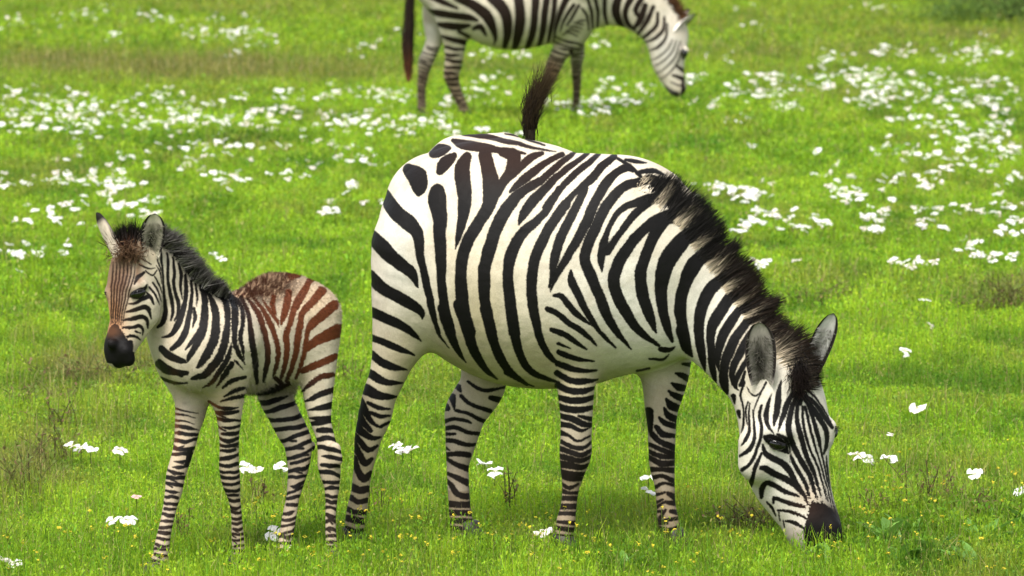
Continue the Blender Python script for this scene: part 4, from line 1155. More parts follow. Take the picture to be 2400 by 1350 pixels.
G_BRIGHT, G_MID, G_DEEP = np.array([.325, .490, .026]), np.array([.230, .390, .020]), np.array([.085, .195, .013])
G_OLIVE, G_STRAW = np.array([.255, .260, .045]), np.array([.44, .38, .15])
def grass_colour(x, y, rng):
    n = len(x)
    a = fnoise(x * 1.1, y * .55, 41); b = fnoise(x * 5.5, y * 3.0, 43)
    c = lerp(G_MID, G_BRIGHT, sstep(.3, .7, a * .5 + b * .5)[:, None])
    c = lerp(c, G_DEEP, (sstep(.54, .78, fnoise(x * 2.4, y * 1.5, 47)) * .85)[:, None])
    far = sstep(34, 58, y)
    c = lerp(c, np.array([.265, .365, .026]), (far * .55)[:, None])
    d = patch(x, y, DRY, 51); l = patch(x, y, LUSH, 57)
    c = lerp(c, G_DEEP, (np.clip(l, 0, 1) * .75)[:, None])
    c = lerp(c, lerp(G_OLIVE * .85, np.array([.19, .16, .06]), (fnoise(x * 4, y * 2.5, 49) * .7)[:, None]), (np.clip(d * 1.15, 0, 1) * .88)[:, None])
    c = lerp(c, G_OLIVE, (sstep(.54, .74, fnoise(x * 3.3, y * 2.1, 83)) * .5)[:, None])
    c = lerp(c, G_DEEP, (sstep(.5, .2, vnoise(x * 10, y * 7, 63)) * .6)[:, None])        # shade in the hollows between tufts, put into the leaf colour
    k = rng.uniform(0, 1, (n, 1))
    c = np.where(k < .22, c * [.72, .9, 1.35], c)                       # bluer leaves
    c = np.where((k > .22) & (k < .34), c * [1.2, 1.04, 1.1], c)        # yellow ones
    c = np.where(k > .945, lerp(c, G_STRAW * .8, .7), c)                # withered ones
    return c * rng.uniform(.62, 1.32, (n, 1)), d, l

# the ground itself: one sheet to the horizon
def ground_material():
    m, nt, b = new_mat('meadow_soil')
    N, L = nt.nodes, nt.links
    tc = N.new('ShaderNodeTexCoord')
    n1 = N.new('ShaderNodeTexNoise'); n1.inputs['Scale'].default_value = 1.3; n1.inputs['Detail'].default_value = 8; n1.inputs['Roughness'].default_value = .65
    n2 = N.new('ShaderNodeTexNoise'); n2.inputs['Scale'].default_value = 45; n2.inputs['Detail'].default_value = 6
    for q in (n1, n2): L.new(tc.outputs['Object'], q.inputs['Vector'])
    r = N.new('ShaderNodeValToRGB')
    e = r.color_ramp.elements
    e[0].position, e[0].color = .3, (.06, .108, .012, 1)
    e[1].position, e[1].color = .72, (.15, .25, .018, 1)
    r2 = N.new('ShaderNodeMapRange'); r2.inputs['To Min'].default_value = .3; r2.inputs['To Max'].default_value = 1.35
    L.new(n1.outputs['Fac'], r.inputs[0]); L.new(n2.outputs['Fac'], r2.inputs['Value'])
    v = N.new('ShaderNodeVectorMath'); v.operation = 'SCALE'
    L.new(r.outputs[0], v.inputs[0]); L.new(r2.outputs[0], v.inputs['Scale'])
    mx = N.new('ShaderNodeMix'); mx.data_type = 'RGBA'
    L.new(attr(nt, 'dry', 'Fac'), mx.inputs['Factor']); L.new(v.outputs[0], mx.inputs[6]); mx.inputs[7].default_value = (.085, .075, .028, 1)
    L.new(mx.outputs[2], b.inputs['Base Color'])
    b.inputs['Roughness'].default_value = .9; b.inputs['Specular IOR Level'].default_value = .1
    return m

def build_ground():
    xs = np.r_[-2500, -600, -120, -40, np.linspace(-14, 14, 141), 40, 120, 600, 2500]
    ys = np.r_[-2500, -300, -40, 0, 8, np.linspace(14, 72, 233), 90, 140, 300, 900, 5000]
    X, Y = np.meshgrid(xs, ys)
    v = np.stack([X.ravel(), Y.ravel(), np.zeros(X.size)], -1)
    i = np.arange(X.size).reshape(X.shape)
    f = np.stack([i[:-1, :-1], i[:-1, 1:], i[1:, 1:], i[1:, :-1]], -1).reshape(-1, 4)
    me = mesh_np('ground', v, f, ground_material())
    set_float(me, 'dry', np.clip(patch(v[:, 0], v[:, 1], DRY, 51), 0, 1) * .8)
    tag(link('ground', me), kind='structure')

BANDS = [(16.9, 20.5, 1.0), (20.5, 25, 1.2), (25, 34, 1.65), (34, 46, 2.3), (46, 64, 3.2)]
def scatter(dens, y0, y1, rng, margin=2.6):
    half = .0905 * y1 + margin
    n = int(dens * 2 * half * (y1 - y0))
    x = rng.uniform(-half, half, n); y = rng.uniform(y0, y1, n)
    o = np.abs(x) - .0905 * y                                   # full growth where the photo looks, thinner for a few metres beyond
    k = (o < margin) & ((o < .7) | (rng.uniform(0, 1, n) < .42))
    return x[k], y[k]

def height_at(x, y):
    return .28 + .95 * fnoise(x * 3.1, y * 2.2, 61) ** 1.3 + 1.0 * vnoise(x * 10, y * 7, 63) ** 2.2

def build_leaves():
    """the short leafy sward: small folded leaflets"""
    rng = np.random.default_rng(11)
    V, C = [], []
    for y0, y1, s in BANDS:
        x, y = scatter(9500 / s ** 2.15, y0, y1, rng)
        n = len(x)
        c, d, l = grass_colour(x, y, rng)
        h = height_at(x, y) * (1 + .9 * l) * (1 - .25 * np.clip(d, 0, 1))
        z = rng.uniform(.08, 1, n) ** .8 * .052 * h * (1 + .18 * (s - 1))
        c = c * (.62 + .5 * (z / (.06 * h * (1 + .18 * (s - 1)))))[:, None] if False else c
        L = rng.uniform(.008, .018, n) * s * (1 + .6 * l); W = L * rng.uniform(.12, .27, n)
        yaw = rng.uniform(0, 2 * np.pi, n); el = rng.normal(.8, .42, n)
        dx = np.stack([np.cos(yaw) * np.cos(el), np.sin(yaw) * np.cos(el), np.sin(el)], -1)
        sx = np.stack([-np.sin(yaw), np.cos(yaw), rng.normal(0, .35, n)], -1)
        p = np.stack([x, y, z], -1)
        V.append(np.stack([p, p + dx * (L * .5)[:, None] + sx * W[:, None], p + dx * L[:, None] - [[0, 0, .15]] * L[:, None], p + dx * (L * .5)[:, None] - sx * W[:, None]], 1).reshape(-1, 3))
        C.append(np.repeat(c, 4, 0))
    # herbs standing a little higher along the near edge
    x, y = scatter(3600, 16.9, 18.5, rng)
    k = y < 17.85 + .7 * fnoise(x * 1.1, x * 0 + 2, 75)
    x, y = x[k], y[k]; n = len(x)
    c, d, l = grass_colour(x, y, rng)
    z = rng.uniform(.02, .095, n) * (.5 + fnoise(x * 4, y * 4, 77))
    L = rng.uniform(.009, .021, n); W = L * rng.uniform(.10, .22, n)
    yaw = rng.uniform(0, 2 * np.pi, n); el = rng.normal(1.0, .35, n)
    dx = np.stack([np.cos(yaw) * np.cos(el), np.sin(yaw) * np.cos(el), np.sin(el)], -1)
    sx = np.stack([-np.sin(yaw), np.cos(yaw), rng.normal(0, .35, n)], -1)
    p = np.stack([x, y, z], -1)
    V.append(np.stack([p, p + dx * (L * .5)[:, None] + sx * W[:, None], p + dx * L[:, None] - [[0, 0, .15]] * L[:, None], p + dx * (L * .5)[:, None] - sx * W[:, None]], 1).reshape(-1, 3))
    C.append(np.repeat(c, 4, 0))
    V = np.vstack(V); C = np.vstack(C)
    me = mesh_np('grass', V, np.arange(len(V)).reshape(-1, 4), M_GRASS, C)
    tag(link('grass', me), kind='stuff')

def build_blades():
    """longer grass blades, thicker and taller along the bottom of the view"""
    rng = np.random.default_rng(12)
    V, C, Fc = [], [], []
    base = 0
    for y0, y1, s in BANDS:
        for dens, tall in ((3000 / s ** 2, 0), (2400 if y0 < 17 else 0, 1), (70 if y0 < 25 else 0, 2)):
            if not dens: continue
            x, y = scatter(dens, y0, y1 if tall != 1 else 18.6, rng)
            n = len(x)
            if tall == 1:
                yl = 17.95 + .5 * fnoise(x * 1.3, x * 0, 71)           # ragged edge of the taller growth near the camera
                k = (y < yl) & (rng.uniform(0, 1, n) < sstep(18.4, 17.6, y) + .15)
                x, y = x[k], y[k]; n = len(x)
            c, d, l = grass_colour(x, y, rng)
            st = rng.uniform(0, 1, n) < (.05 + .35 * np.clip(d, 0, 1))
            c = np.where(st[:, None], G_STRAW * rng.uniform(.5, 1.1, (n, 1)), c)
            h = height_at(x, y) * rng.uniform(.035, .085, n) * (1 + .7 * l + .5 * np.clip(d, 0, 1)) * (1 + .12 * (s - 1))
            if tall == 2:                                              # thin dry flower stalks
                h = rng.uniform(.06, .17, n); c = lerp(np.array([[.13, .10, .045]]), np.array([[.36, .33, .12]]), rng.uniform(0, 1, (n, 1)))
            if tall == 1: h = rng.uniform(.035, .115, n) * (.6 + .9 * fnoise(x * 3, y * 3, 73))
            w = rng.uniform(.0008, .0021, n) * s
            yaw = rng.uniform(0, 2 * np.pi, n); ln = np.abs(rng.normal(.25, .25, n))
            if tall == 2: w = rng.uniform(.0006, .0010, n) * (s if s < 1.3 else 1.3); ln = ln * 1.3
            dr = np.stack([np.cos(yaw), np.sin(yaw), np.zeros(n)], -1)
            fa = yaw + rng.uniform(.6, 2.5, n)
            sd_ = np.stack([np.cos(fa), np.sin(fa), np.zeros(n)], -1)
            p = np.stack([x, y, np.zeros(n)], -1); up = np.array([[0, 0, 1.]])
            m_ = p + up * (h * .55)[:, None] + dr * (h * ln * .3)[:, None]
            t_ = p + up * (h * (1 - .3 * ln ** 2))[:, None] + dr * (h * ln)[:, None]
            V.append(np.stack([p - sd_ * w[:, None], p + sd_ * w[:, None], m_ + sd_ * (w * .8)[:, None], m_ - sd_ * (w * .8)[:, None], t_ + sd_ * (w * .12)[:, None], t_ - sd_ * (w * .12)[:, None]], 1).reshape(-1, 3))
            C.append(np.repeat(c, 6, 0))
            b = base + 6 * np.arange(n)[:, None]
            Fc += [b + [[0, 1, 2, 3]], b + [[3, 2, 4, 5]]]
            base += 6 * n
    me = mesh_np('grass', np.vstack(V), np.vstack(Fc), M_GRASS, np.vstack(C))
    tag(link('tall_grass', me), kind='stuff')

# ---- white flowers
def blossom(seed, size=.034, petals=5):
    """one open flower: broad crumpled petals, pale yellow throat, short green neck"""
    r = np.random.default_rng(seed)
    V, C, Fc = [], [], []
    for k in range(petals):
        a0 = 2 * math.pi * k / petals + r.normal(0, .12)
        wd = math.pi / petals * r.uniform(1.0, 1.3); L = size * r.uniform(.85, 1.12); lift = r.uniform(.1, .65); sag = r.uniform(.1, .7)
        o = len(V)
        for i in range(5):
            u = i / 4
            for j in range(5):
                v = -1 + j / 2
                aa = a0 + v * wd * (.35 + .65 * u ** .6) * (1 if u < .9 else .92)
                rr = L * u * (1 - .12 * v * v + .05 * (1 - abs(v)) * -1)
                z = size * (lift * u - sag * u ** 3 * .8) + size * .14 * math.sin(3 * v + k) * u + r.normal(0, size * .035) * u
                V.append((rr * math.cos(aa), rr * math.sin(aa), z))
                t = min(1, u * 2.6)
                C.append((.62 + .22 * t, .60 + .22 * t, .28 + .53 * t))
        for i in range(4):
            for j in range(4):
                Fc.append((o + i * 5 + j, o + i * 5 + j + 1, o + i * 5 + 6 + j, o + i * 5 + 5 + j))
    return np.array(V), np.array(C) * r.uniform(.93, 1.0), np.array(Fc)

def stalk(h, w, lean, seed):
    r = np.random.default_rng(seed)
    V, C, Fc = [], [], []
    for i in range(4):
        t = i / 3
        for j in range(4):
            a = j * math.pi / 2
            V.append((lean[0] * t * t + w * math.cos(a), lean[1] * t * t + w * math.sin(a), h * t))
            C.append((.13, .2, .03))
    for i in range(3):
        for j in range(4):
            Fc.append((i * 4 + j, i * 4 + (j + 1) % 4, i * 4 + 4 + (j + 1) % 4, i * 4 + 4 + j))
    return np.array(V), np.array(C), np.array(Fc)

def rot_tilt(v, tilt, az, yaw):
    cy, sy = math.cos(yaw), math.sin(yaw)
    v = v @ np.array([[cy, sy, 0], [-sy, cy, 0], [0, 0, 1]])
    k = np.array([-math.sin(az), math.cos(az), 0]); ct, st = math.cos(tilt), math.sin(tilt)
    return v * ct + np.cross(k, v) * st + np.outer(v @ k, k) * (1 - ct)

def join(parts):
    V, C, Fc, o = [], [], [], 0
    for v, c, f in parts:
        V.append(v); C.append(c); Fc.append(f + o); o += len(v)
    return np.vstack(V), np.vstack(C), np.vstack(Fc)
FLOWER_VARIANTS = []
def flower_variant(i, flat=False):
    r = np.random.default_rng(100 + i)
    h = r.uniform(.05, .10)
    v, c, f = blossom(200 + i, r.uniform(.029, .037), 4 + i % 2)
    v = rot_tilt(v, r.uniform(.2, .65) if flat else r.uniform(.2, .8), -math.pi / 2 + r.normal(0, .9), r.uniform(0, 6))
    if i % 5 == 4: v = v * [1, 1, .6] + 0
    return v + [0, 0, h], c * (np.array([.97, .88, .87]) if i % 3 == 2 else 1), f, h

NEAR = [  # flowers one can pick out one by one in the photo: px, py of the bloom, what singles it out
    (170,1046,'white flower at the left of the row left of the foal legs'), (190,1050,'white flower in the middle of the row left of the foal legs'), (212,1054,'white flower at the right of the row left of the foal legs'),
    (281,1055,'white flower drooping sideways beside the row left of the foal legs'),
    (268,1218,'left bloom of the bright white pair below the foal head'), (300,1219,'right bloom of the bright white pair below the foal head'),
    (10,1318,'white flower at the very corner bottom left of the meadow'), (32,1320,'white flower just inside the bottom left corner'),
    (580,1096,'left white bloom of the pair between the foal front and hind legs'), (600,1100,'right white bloom of the pair between the foal front and hind legs'), (658,1097,'single white flower just in front of the foal hind legs'),
    (646,1250,'white flower at the foot of the foal hind leg'), (672,1282,'small white bud behind the foal hind hoof'),
    (926,1044,'upper white bloom of the slanting row beside the adult hind leg'), (944,1053,'middle white bloom of the slanting row beside the adult hind leg'), (964,1056,'lower white bloom of the slanting row beside the adult hind leg'),
    (1135,1087,'upper white flower behind the adult far hind leg'), (1160,1105,'lower white flower behind the adult far hind leg'), (1272,1247,'white flower at the foot of the adult front leg'),
    (1520,1118,'upper white flower beside the adult far front leg'), (1520,1150,'lower white flower beside the adult far front leg'),
    (2010,1066,'big white flower nearest the grazing adult face'), (2036,1075,'white flower touching the big bloom beside the adult face'), (2084,1074,'nodding white flower right of the adult face'),
    (2086,1018,'small white bud above the nodding flower right of the adult face'), (2285,1111,'bright white four petalled flower alone in the lower right meadow'), (2393,1150,'white flower cut by the right edge of the frame'),
    (2150,957,'single white flower above the lower right meadow'), (2120,823,'single white flower right of the adult ears'), (2168,703,'single white flower beside the dry clump at right'), (2181,763,'tiny white flower below the dry clump at right'),
    (500,598,'left white flower of the two behind the foal mane'), (519,607,'right white flower of the two behind the foal mane'),
    (1768,612,'left white flower of the trio behind the adult mane'), (1797,611,'right white flower of the trio behind the adult mane'), (1785,622,'lower white flower of the trio behind the adult mane'), (1866,612,'lone white flower between the adult mane and the far right flowers'),
    (1762,343,'lone white flower above the grazing adult withers'), (1915,353,'lone wide white flower in the open grass at upper right'), (320,1165,'pale pinkish closed bud beside the foal foreleg')]
ZONES = [  # drifts: label, group, boxes (x0, x1, y0, y1, number)
    ('white flower in the sparse left edge scatter beside the foal head', 'white flowers beside the foal head', [(0,60,565,600,6),(70,175,560,600,6),(40,75,630,650,1)]),
    ('white flower in the band just above the foal ears', 'white flowers just above the foal ears', [(40,215,478,520,13),(225,365,462,512,15)]),
    ('white flower in the broad drift at left above the foal', 'white flowers in the left drift', [(60,320,385,430,34),(215,300,425,447,10),(0,40,385,430,6),(160,205,335,352,4),(255,322,345,362,5),(345,365,345,358,1),(20,30,348,354,1)]),
    ('white flower in the loose scatter left of the adult rump', 'white flowers left of the adult rump', [(500,560,390,425,11),(420,465,350,378,6),(590,615,405,420,2),(660,712,375,402,5),(720,770,362,382,5),(795,830,350,380,6),(860,925,355,385,6),(815,845,400,440,4),(750,840,480,500,7),(865,900,460,478,3)]),
    ('white flower in the dense patch around the dark green clump at left centre', 'white flowers round the green clump', [(465,545,315,352,18),(405,435,320,342,4),(620,655,340,360,4),(725,770,305,340,6),(810,840,315,335,3)]),
    ('white flower beside the adult rump top and raised tail', 'white flowers by the raised tail', [(1130,1215,295,315,6),(1040,1075,295,312,3)]),
    ('white flower in the wide scatter right of the adult back', 'white flowers right of the adult back', [(1630,1810,425,477,26),(1750,1830,490,530,9),(1840,1925,492,538,13),(1925,2075,498,535,13),(1945,2060,450,485,12),(1690,1760,505,530,5)]),
    ('white flower in the scatter along the right edge of the meadow', 'white flowers along the right edge', [(2130,2285,480,545,16),(2330,2400,452,560,14),(2235,2340,570,602,8),(2350,2400,578,606,5),(2065,2180,600,624,8)]),
    ('white flower in the dense heap at the upper right', 'white flowers in the upper right heap', [(2215,2320,305,362,32),(2320,2400,310,370,20),(2175,2260,340,390,10),(2280,2330,370,395,5)]),
    ('white flower in the middle scatter at right above the adult neck', 'white flowers right of centre', [(2060,2112,325,372,10),(2065,2190,395,440,14),(1940,2030,395,440,8),(2120,2150,335,345,2),(2190,2240,380,400,4),(2330,2400,395,440,6)]),
]
FAR_BOXES = [(10,190,25,65,14),(250,290,70,90,4),(395,430,35,45,5),(420,560,55,92,28),(560,660,55,120,16),(500,530,15,40,3),(580,600,20,40,3),(340,360,20,50,4),(190,275,13,30,8),(200,240,32,42,3),(800,885,78,110,8),(0,220,203,252,44),(330,430,198,238,12),(630,960,203,228,40),(520,590,195,225,4),(0,480,252,300,80),(500,670,243,290,34),(760,960,253,300,40),(690,720,255,300,4),
    (250,500,225,290,20),(960,1070,262,290,20),(1040,1185,203,248,16),(1130,1165,168,190,5),(1140,1185,110,130,5),(1200,1275,113,130,7),(1280,1430,222,262,30),(1430,1500,215,245,11),(1400,1600,178,202,18),(1390,1422,92,112,5),(1360,1400,60,100,3),(1690,1760,195,228,14),(1790,1875,178,247,28),(1900,1952,178,206,8),(1620,1680,200,240,5),(1990,2135,162,222,44),(2130,2340,183,238,42),(2200,2400,172,202,18),(2000,2095,218,247,10),(2200,2400,222,252,18),(2100,2160,255,277,6),(2140,2400,263,302,16),
    (2200,2355,104,136,28),(2050,2145,100,122,11),(1895,2010,108,162,13),(1870,2000,148,172,8),(1640,1705,118,142,4),(2000,2125,0,20,9),(1755,1795,40,62,4),(1735,1765,6,22,2),(2280,2310,68,86,3),(1600,1690,163,182,8),(1735,1840,163,176,9),(1990,2080,160,215,16),(1700,1800,260,275,3),(940,965,55,100,4),(985,1000,40,70,3)]

def build_flowers():
    r = np.random.default_rng(77)
    var = [flower_variant(i) for i in range(10)]
    meshes = []
    for v, c, f, h in var:
        sv, sc_, sf = stalk(h, .0014, (0, 0), 1)
        V, C, Fc = join([(v, c, f), (sv, sc_, sf)])
        meshes.append((mesh_np('white_flower', V, Fc, M_PETAL, C, True), h))
    def put(px, py, label, group, scale=1.0, vi=None):
        i = int(r.integers(len(var))) if vi is None else vi
        me, h = meshes[i]
        # the photo gives the bloom; its foot stands on the ground under it
        b = (py - CY) / F
        dy, dz = CP - b * SP, -SP - b * CP
        s = (h * scale - CAM_H) / dz
        o = bpy.data.objects.new('white_flower', me)
        o.location = ((px - CX) / F * s, dy * s, 0)
        o.rotation_euler = (0, 0, float(r.normal(0, .5)))
        o.scale = (scale,) * 3
        COL.objects.link(o)
        tag(o, label, 'flower', group)
    # near flowers with petals and stem of their own
    for k, (px, py, label) in enumerate(NEAR):
        small = 'bud' in label or 'tiny' in label
        sc_ = .55 if small else r.uniform(.88, 1.1)
        v, c, f, h = flower_variant(20 + k, True)
        h2 = h
        b = (py - CY) / F
        dy, dz = CP - b * SP, -SP - b * CP
        s = (h2 - CAM_H) / dz
        root = empty('white_flower', ((px - CX) / F * s, dy * s, 0))
        tag(root, label, 'flower', 'white flowers scattered in the nearer grass')
        loc = np.array(root.location)
        vv = (v - [0, 0, h]) * sc_ + [0, 0, h]
        if 'pink' in label: c = c * [.95, .66, .66]
        link('petals', mesh_np('petals', vv + loc, f, M_PETAL, c, True), root)
        sv, sc2, sf = stalk(h, .0016, (0, 0), 1)
        link('stem', mesh_np('stem', sv + loc, sf, M_GRASS, sc2, True), root)
    drift = []
    for label, group, boxes in ZONES:
        for x0, x1, y0, y1, n in boxes:
            cl = [(r.uniform(x0, x1), r.uniform(y0, y1)) for _ in range(max(1, int(n / 1.7)))]
            for q in range(int(n * 1.3)):
                cx, cy = cl[q % len(cl)]
                drift.append((cy + r.normal(0, 8), cx + r.normal(0, 17), label, group))
    drift.sort(key=lambda w: -w[0])
    for py, px, label, group in drift[:298 - len(NEAR)]:
        put(px, py, label, group, r.uniform(.66, .98))
    V, C, Fc, o = [], [], [], 0
    rest = [(px, px, py, py, 0) for py, px, _, _ in drift[298 - len(NEAR):]]
    for x0, x1, y0, y1, n in FAR_BOXES + rest:
        n = int(n * 1.6) + 1
        cl = [(r.uniform(x0, x1), r.uniform(y0, y1)) for _ in range(max(1, n // 2))]
        for q in range(n):
            cx, cy = cl[q % len(cl)]
            px, py = cx + r.normal(0, 15), cy + r.normal(0, 6)
            v, c, f, h = var[int(r.integers(len(var)))]
            b = (py - CY) / F
            dy, dz = CP - b * SP, -SP - b * CP
            s = (h - CAM_H) / dz
            a = r.normal(0, .5); ca, sa = math.cos(a), math.sin(a)
            vv = (v @ np.array([[ca, sa, 0], [-sa, ca, 0], [0, 0, 1]])) * r.uniform(.55, .9) + [(px - CX) / F * s, dy * s, 0]
            V.append(vv); C.append(c); Fc.append(f + o); o += len(v)
    tag(link('distant_flowers', mesh_np('distant_flowers', np.vstack(V), np.vstack(Fc), M_PETAL, np.vstack(C), True)), kind='stuff')

# ---- small yellow flowers, weeds, broad leaves
def build_yellow():
    r = np.random.default_rng(21)
    kinds = []
    for i in range(6):
        h = r.uniform(.07, .16)
        lean = (r.normal(0, .018), r.normal(0, .015))
        parts = [stalk(h, .0009, lean, 1)]
        for q in range(int(r.integers(2, 5))):
            v, c, f = blossom(300 + i * 9 + q, r.uniform(.003, .0055), 5)
            v = rot_tilt(v, r.uniform(0, .9), r.uniform(0, 6.28), 0) + [lean[0] + r.normal(0, .005), lean[1] + r.normal(0, .005), h + r.normal(0, .004)]
            parts.append((v, np.tile([.74, .60, .05], (len(v), 1)) * r.uniform(.8, 1.05), f))
        V, C, Fc = join(parts)
        kinds.append((mesh_np('yellow_wildflower', V, Fc, M_PETAL, C, True), h))
    spots = []
    for x0, x1, y0, y1, n, label, group in (
        (600, 1000, 1150, 1340, 70, 'tiny yellow wildflower among the hooves of foal and adult hind leg', 'yellow wildflowers among the hind hooves'),
        (1000, 1600, 1150, 1340, 62, 'tiny yellow wildflower in the tall grass round the adult front hooves', 'yellow wildflowers round the front hooves'),
        (1600, 2000, 1120, 1340, 30, 'tiny yellow wildflower around the grazing adult muzzle', 'yellow wildflowers round the muzzle'),
        (2000, 2400, 1030, 1340, 52, 'tiny yellow wildflower among the broad leaves at lower right', 'yellow wildflowers at lower right'),
        (0, 600, 1190, 1345, 40, 'tiny yellow wildflower in the grass below the foal at lower left', 'yellow wildflowers at lower left'),
        (700, 900, 660, 900, 14, 'tiny yellow wildflower in the grass between foal rump and adult rump', 'yellow wildflowers between the animals')):
        for q in range(n):
            me, h = kinds[int(r.integers(len(kinds)))]
            px, py = r.uniform(x0, x1), y1 - (y1 - y0) * abs(r.uniform(0, 1)) ** 1.25
            b = (py - CY) / F
            dy, dz = CP - b * SP, -SP - b * CP
            s = (h - CAM_H) / dz
            if dy * s < 16.9: continue
            o = bpy.data.objects.new('yellow_wildflower', me)
            o.location = ((px - CX) / F * s, dy * s, 0); o.rotation_euler = (0, 0, float(r.uniform(0, 6.28)))
            COL.objects.link(o)
            tag(o, label, 'wildflower', group)

def weed_mesh(seed, h, spread, n, dark):
    """a bush of thin branching dry stems with small leaves"""
    r = np.random.default_rng(seed)
    parts = []
    for q in range(n):
        az = r.uniform(0, 6.28); ln = abs(r.normal(.3, .25)) * spread
        hh = h * r.uniform(.5, 1.05)
        foot = np.array([r.normal(0, .25), r.normal(0, .25), 0]) * spread
        v, c, f = stalk(hh, r.uniform(.0009, .0016), (math.cos(az) * ln, math.sin(az) * ln), 1)
        col = np.array([.085, .06, .035]) if r.uniform() < dark else np.array([.22, .21, .07])
        parts.append((v + foot, np.tile(col, (len(v), 1)) * r.uniform(.7, 1.4), f))
        for k in range(int(r.integers(3, 9))):
            t = r.uniform(.3, 1); p = foot + [math.cos(az) * ln * t * t, math.sin(az) * ln * t * t, hh * t]
            a2 = r.uniform(0, 6.28); L = r.uniform(.008, .024); e = r.uniform(-.1, 1.0)
            d = np.array([math.cos(a2) * math.cos(e), math.sin(a2) * math.cos(e), math.sin(e)]) * L
            s_ = np.array([-math.sin(a2), math.cos(a2), .3]) * L * .3
            lc = np.array([.17, .22, .05]) if r.uniform() > dark * .7 else np.array([.21, .14, .07])
            parts.append((np.array([p, p + d * .5 + s_, p + d, p + d * .5 - s_]), np.tile(lc, (4, 1)) * r.uniform(.6, 1.3), np.array([[0, 1, 2, 3]])))
    return join(parts)

WEEDS = [  # px, py of the foot, height, spread, stems, share of dark stems, label
    (190,905,.13,.42,54,.35,'wide brown dry weed clump left of the foal chest'), (320,885,.10,.26,30,.35,'small brown dry weed clump under the foal muzzle'), (95,955,.10,.26,34,.4,'low olive weed clump left of the brown clump'),
    (35,1170,.20,.26,30,.4,'tall reddish brown weed clump at the left edge'), (120,1090,.16,.2,24,.5,'thin brown weed sprig behind the left edge clump'), (150,1010,.13,.12,12,.5,'upright weed sprig behind the row of white flowers'),
    (1760,1255,.11,.24,54,.5,'dark brown dry weed clump left of the grazing muzzle'), (2170,1225,.20,.16,26,.6,'thin dark weed stems behind the broad leaves at lower right'), (2290,1240,.14,.16,22,.5,'thin brown weed stems below the four petalled flower'),
    (2050,1230,.12,.14,18,.5,'low weed stems right of the grazing muzzle'), (2390,730,.17,.42,60,.45,'olive dry weed clump at the right edge'), (2290,735,.10,.26,30,.4,'low olive weed clump beside the right edge clump'),
    (1900,715,.10,.34,40,.35,'olive weed patch behind the adult ears'), (800,905,.10,.16,26,.5,'brown weed sprig between foal and adult rump'), (1690,930,.07,.16,30,.2,'low green clump under the adult throat'),
    (430,1280,.12,.05,9,.8,'few dark dry stems between the foal forelegs'), (610,1200,.12,.1,8,.6,'thin bent stems behind the foal foreleg'), (870,1215,.13,.1,9,.6,'thin dark stems right of the adult hind hoof'),
    (1190,1200,.15,.05,9,.8,'few dark stems between the adult legs')]

def build_weeds():
    for i, (px, py, h, sp, n, dk, label) in enumerate(WEEDS):
        Y = float(ground_Y(py))
        V, C, Fc = weed_mesh(500 + i, h, sp, int(n * 1.25), dk)
        loc = ((px - CX) / F * (Y * CP + CAM_H * SP), Y, 0)
        o = link('dry_weed', mesh_np('dry_weed', V, Fc, M_GRASS, C))
        o.location = loc
        tag(o, label, 'weed', 'weed clumps in the meadow')

def leaf_blade(L, W, curl, seed):
    r = np.random.default_rng(seed)
    V, C, Fc = [], [], []
    for i in range(9):
        u = i / 8
        w = W * math.sin(math.pi * min(1, .08 + u * .92)) ** .75 * (1 if u < .97 else .2)
        for j in range(5):
            v = -1 + j / 2
            V.append((w * v, L * u, curl * L * u * u * -.6 + abs(v) * w * .35 + .05 * W * math.sin(u * 14 + v)))
            C.append(np.array([.13, .27, .04]) * (.86 if j == 2 else 1))
    for i in range(8):
        for j in range(4):
            Fc.append((i * 5 + j, i * 5 + j + 1, i * 5 + 6 + j, i * 5 + 5 + j))
    return np.array(V), np.array(C) * r.uniform(.7, 1.2), np.array(Fc)

BROAD = [(1990,1318,.9,'broad leaved plant directly under the grazing muzzle'), (1915,1335,.8,'small broad leaved plant left of the muzzle'), (2080,1300,1.2,'upright broad leaved plant right of the muzzle'), (2130,1285,1.1,'tall broad leaved plant behind the muzzle plant'),
    (2190,1320,1.25,'large broad leaved plant in the lower right foreground'), (2240,1262,1.0,'pale broad leaved plant behind the foreground plants'), (2310,1300,1.3,'tallest broad leaved plant near the lower right corner'), (2370,1325,1.1,'broad leaved plant in the lower right corner'),
    (2330,1240,1.0,'narrow broad leaved plant at the right below the white flower'), (2120,1340,1.0,'low broad leaved plant at the bottom edge right of the muzzle'), (2270,1345,1.0,'low broad leaved plant at the bottom edge near the corner'), (2395,1255,1.0,'broad leaved plant cut by the right edge'), (720,1345,.7,'small broad leaved plant at the bottom edge under the foal'), (800,1335,.6,'small broad leaved plant at the bottom between foal and adult'), (1480,1345,.6,'small broad leaved plant at the bottom below the adult front legs')]
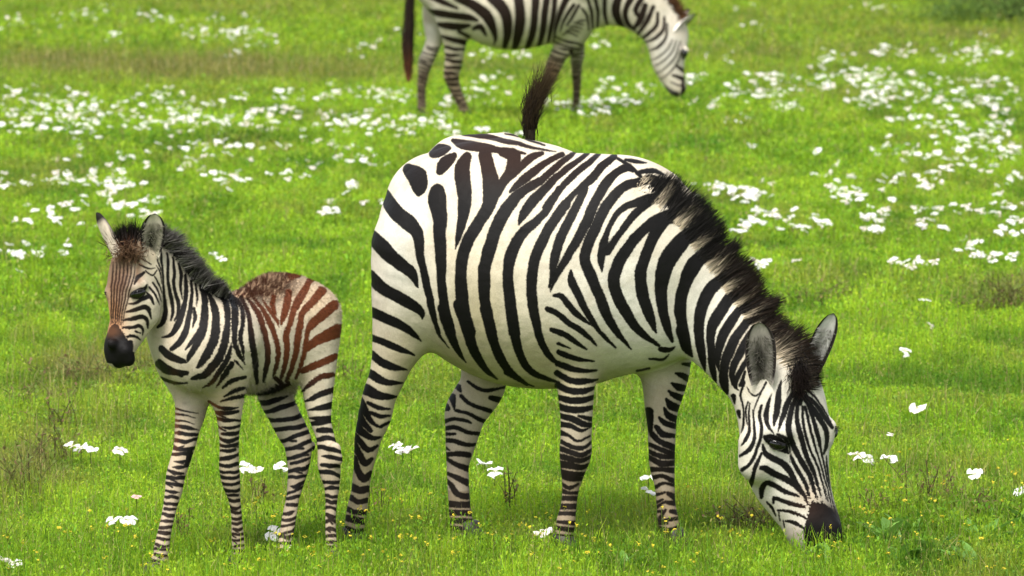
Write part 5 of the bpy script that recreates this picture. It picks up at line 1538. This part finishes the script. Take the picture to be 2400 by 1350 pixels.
def build_broad():
    r = np.random.default_rng(31)
    for i, (px, py, k, label) in enumerate(BROAD):
        Y = float(ground_Y(py))
        root = empty('broadleaf_plant', ((px - CX) / F * (Y * CP + CAM_H * SP), Y, 0))
        tag(root, label, 'plant', 'broad leaved plants in the foreground')
        loc = np.array(root.location)
        for q in range(int(r.integers(9, 14))):
            L = r.uniform(.07, .12) * k; W = L * r.uniform(.15, .24)
            v, c, f = leaf_blade(L, W, r.uniform(.2, 1.1), 700 + i * 20 + q)
            el = r.uniform(.5, 1.35); az = r.uniform(0, 6.28)
            ce, se = math.cos(el), math.sin(el)
            v = v @ np.array([[1, 0, 0], [0, ce, se], [0, -se, ce]])
            v = v @ np.array([[math.cos(az), math.sin(az), 0], [-math.sin(az), math.cos(az), 0], [0, 0, 1]])
            link('leaf', mesh_np('leaf', v + loc + [r.normal(0, .012), r.normal(0, .012), .012], f, M_LEAF, c, True), root)

def build_shrub():
    """dark green low shrub far back at the upper right"""
    r = np.random.default_rng(41)
    Y = float(ground_Y(62))
    root = empty('shrub', ((2365 - CX) / F * Y, Y, 0))
    tag(root, 'dark green low shrub far back in the upper right corner', 'shrub')
    loc = np.array(root.location)
    n = 5200
    blobs = np.array([(r.normal(0, .42), r.normal(0, .3), r.uniform(.05, .26), r.uniform(.07, .16)) for _ in range(26)])
    b = blobs[r.integers(len(blobs), size=n)]
    p = b[:, :3] + r.normal(0, 1, (n, 3)) * b[:, 3:4] * [1, 1, .7]; p[:, 2] = np.abs(p[:, 2])
    d = r.normal(0, 1, (n, 3)); d /= np.linalg.norm(d, axis=1)[:, None]
    e = np.cross(d, r.normal(0, 1, (n, 3))); e /= np.linalg.norm(e, axis=1)[:, None]
    L = r.uniform(.02, .045, (n, 1))
    V = np.stack([p, p + d * L * .5 + e * L * .25, p + d * L, p + d * L * .5 - e * L * .25], 1) + loc
    c = np.repeat(np.array([[.10, .165, .035]]) * r.uniform(.6, 1.6, (n, 1)), 4, 0)
    link('foliage', mesh_np('foliage', V.reshape(-1, 3), np.arange(4 * n).reshape(-1, 4), M_GRASS, c), root)
    parts = []
    for q in range(14):
        az = r.uniform(0, 6.28)
        v, c, f = stalk(r.uniform(.18, .34), .006, (math.cos(az) * .25, math.sin(az) * .2), 1)
        parts.append((v + loc, np.tile([.06, .045, .03], (len(v), 1)), f))
    V, C, Fc = join(parts)
    link('stems', mesh_np('stems', V, Fc, M_HAIR, C), root)

build_ground()
build_adult()
build_foal()
build_distant()
build_leaves()
build_blades()
build_flowers()
build_yellow()
build_weeds()
build_broad()
build_shrub()
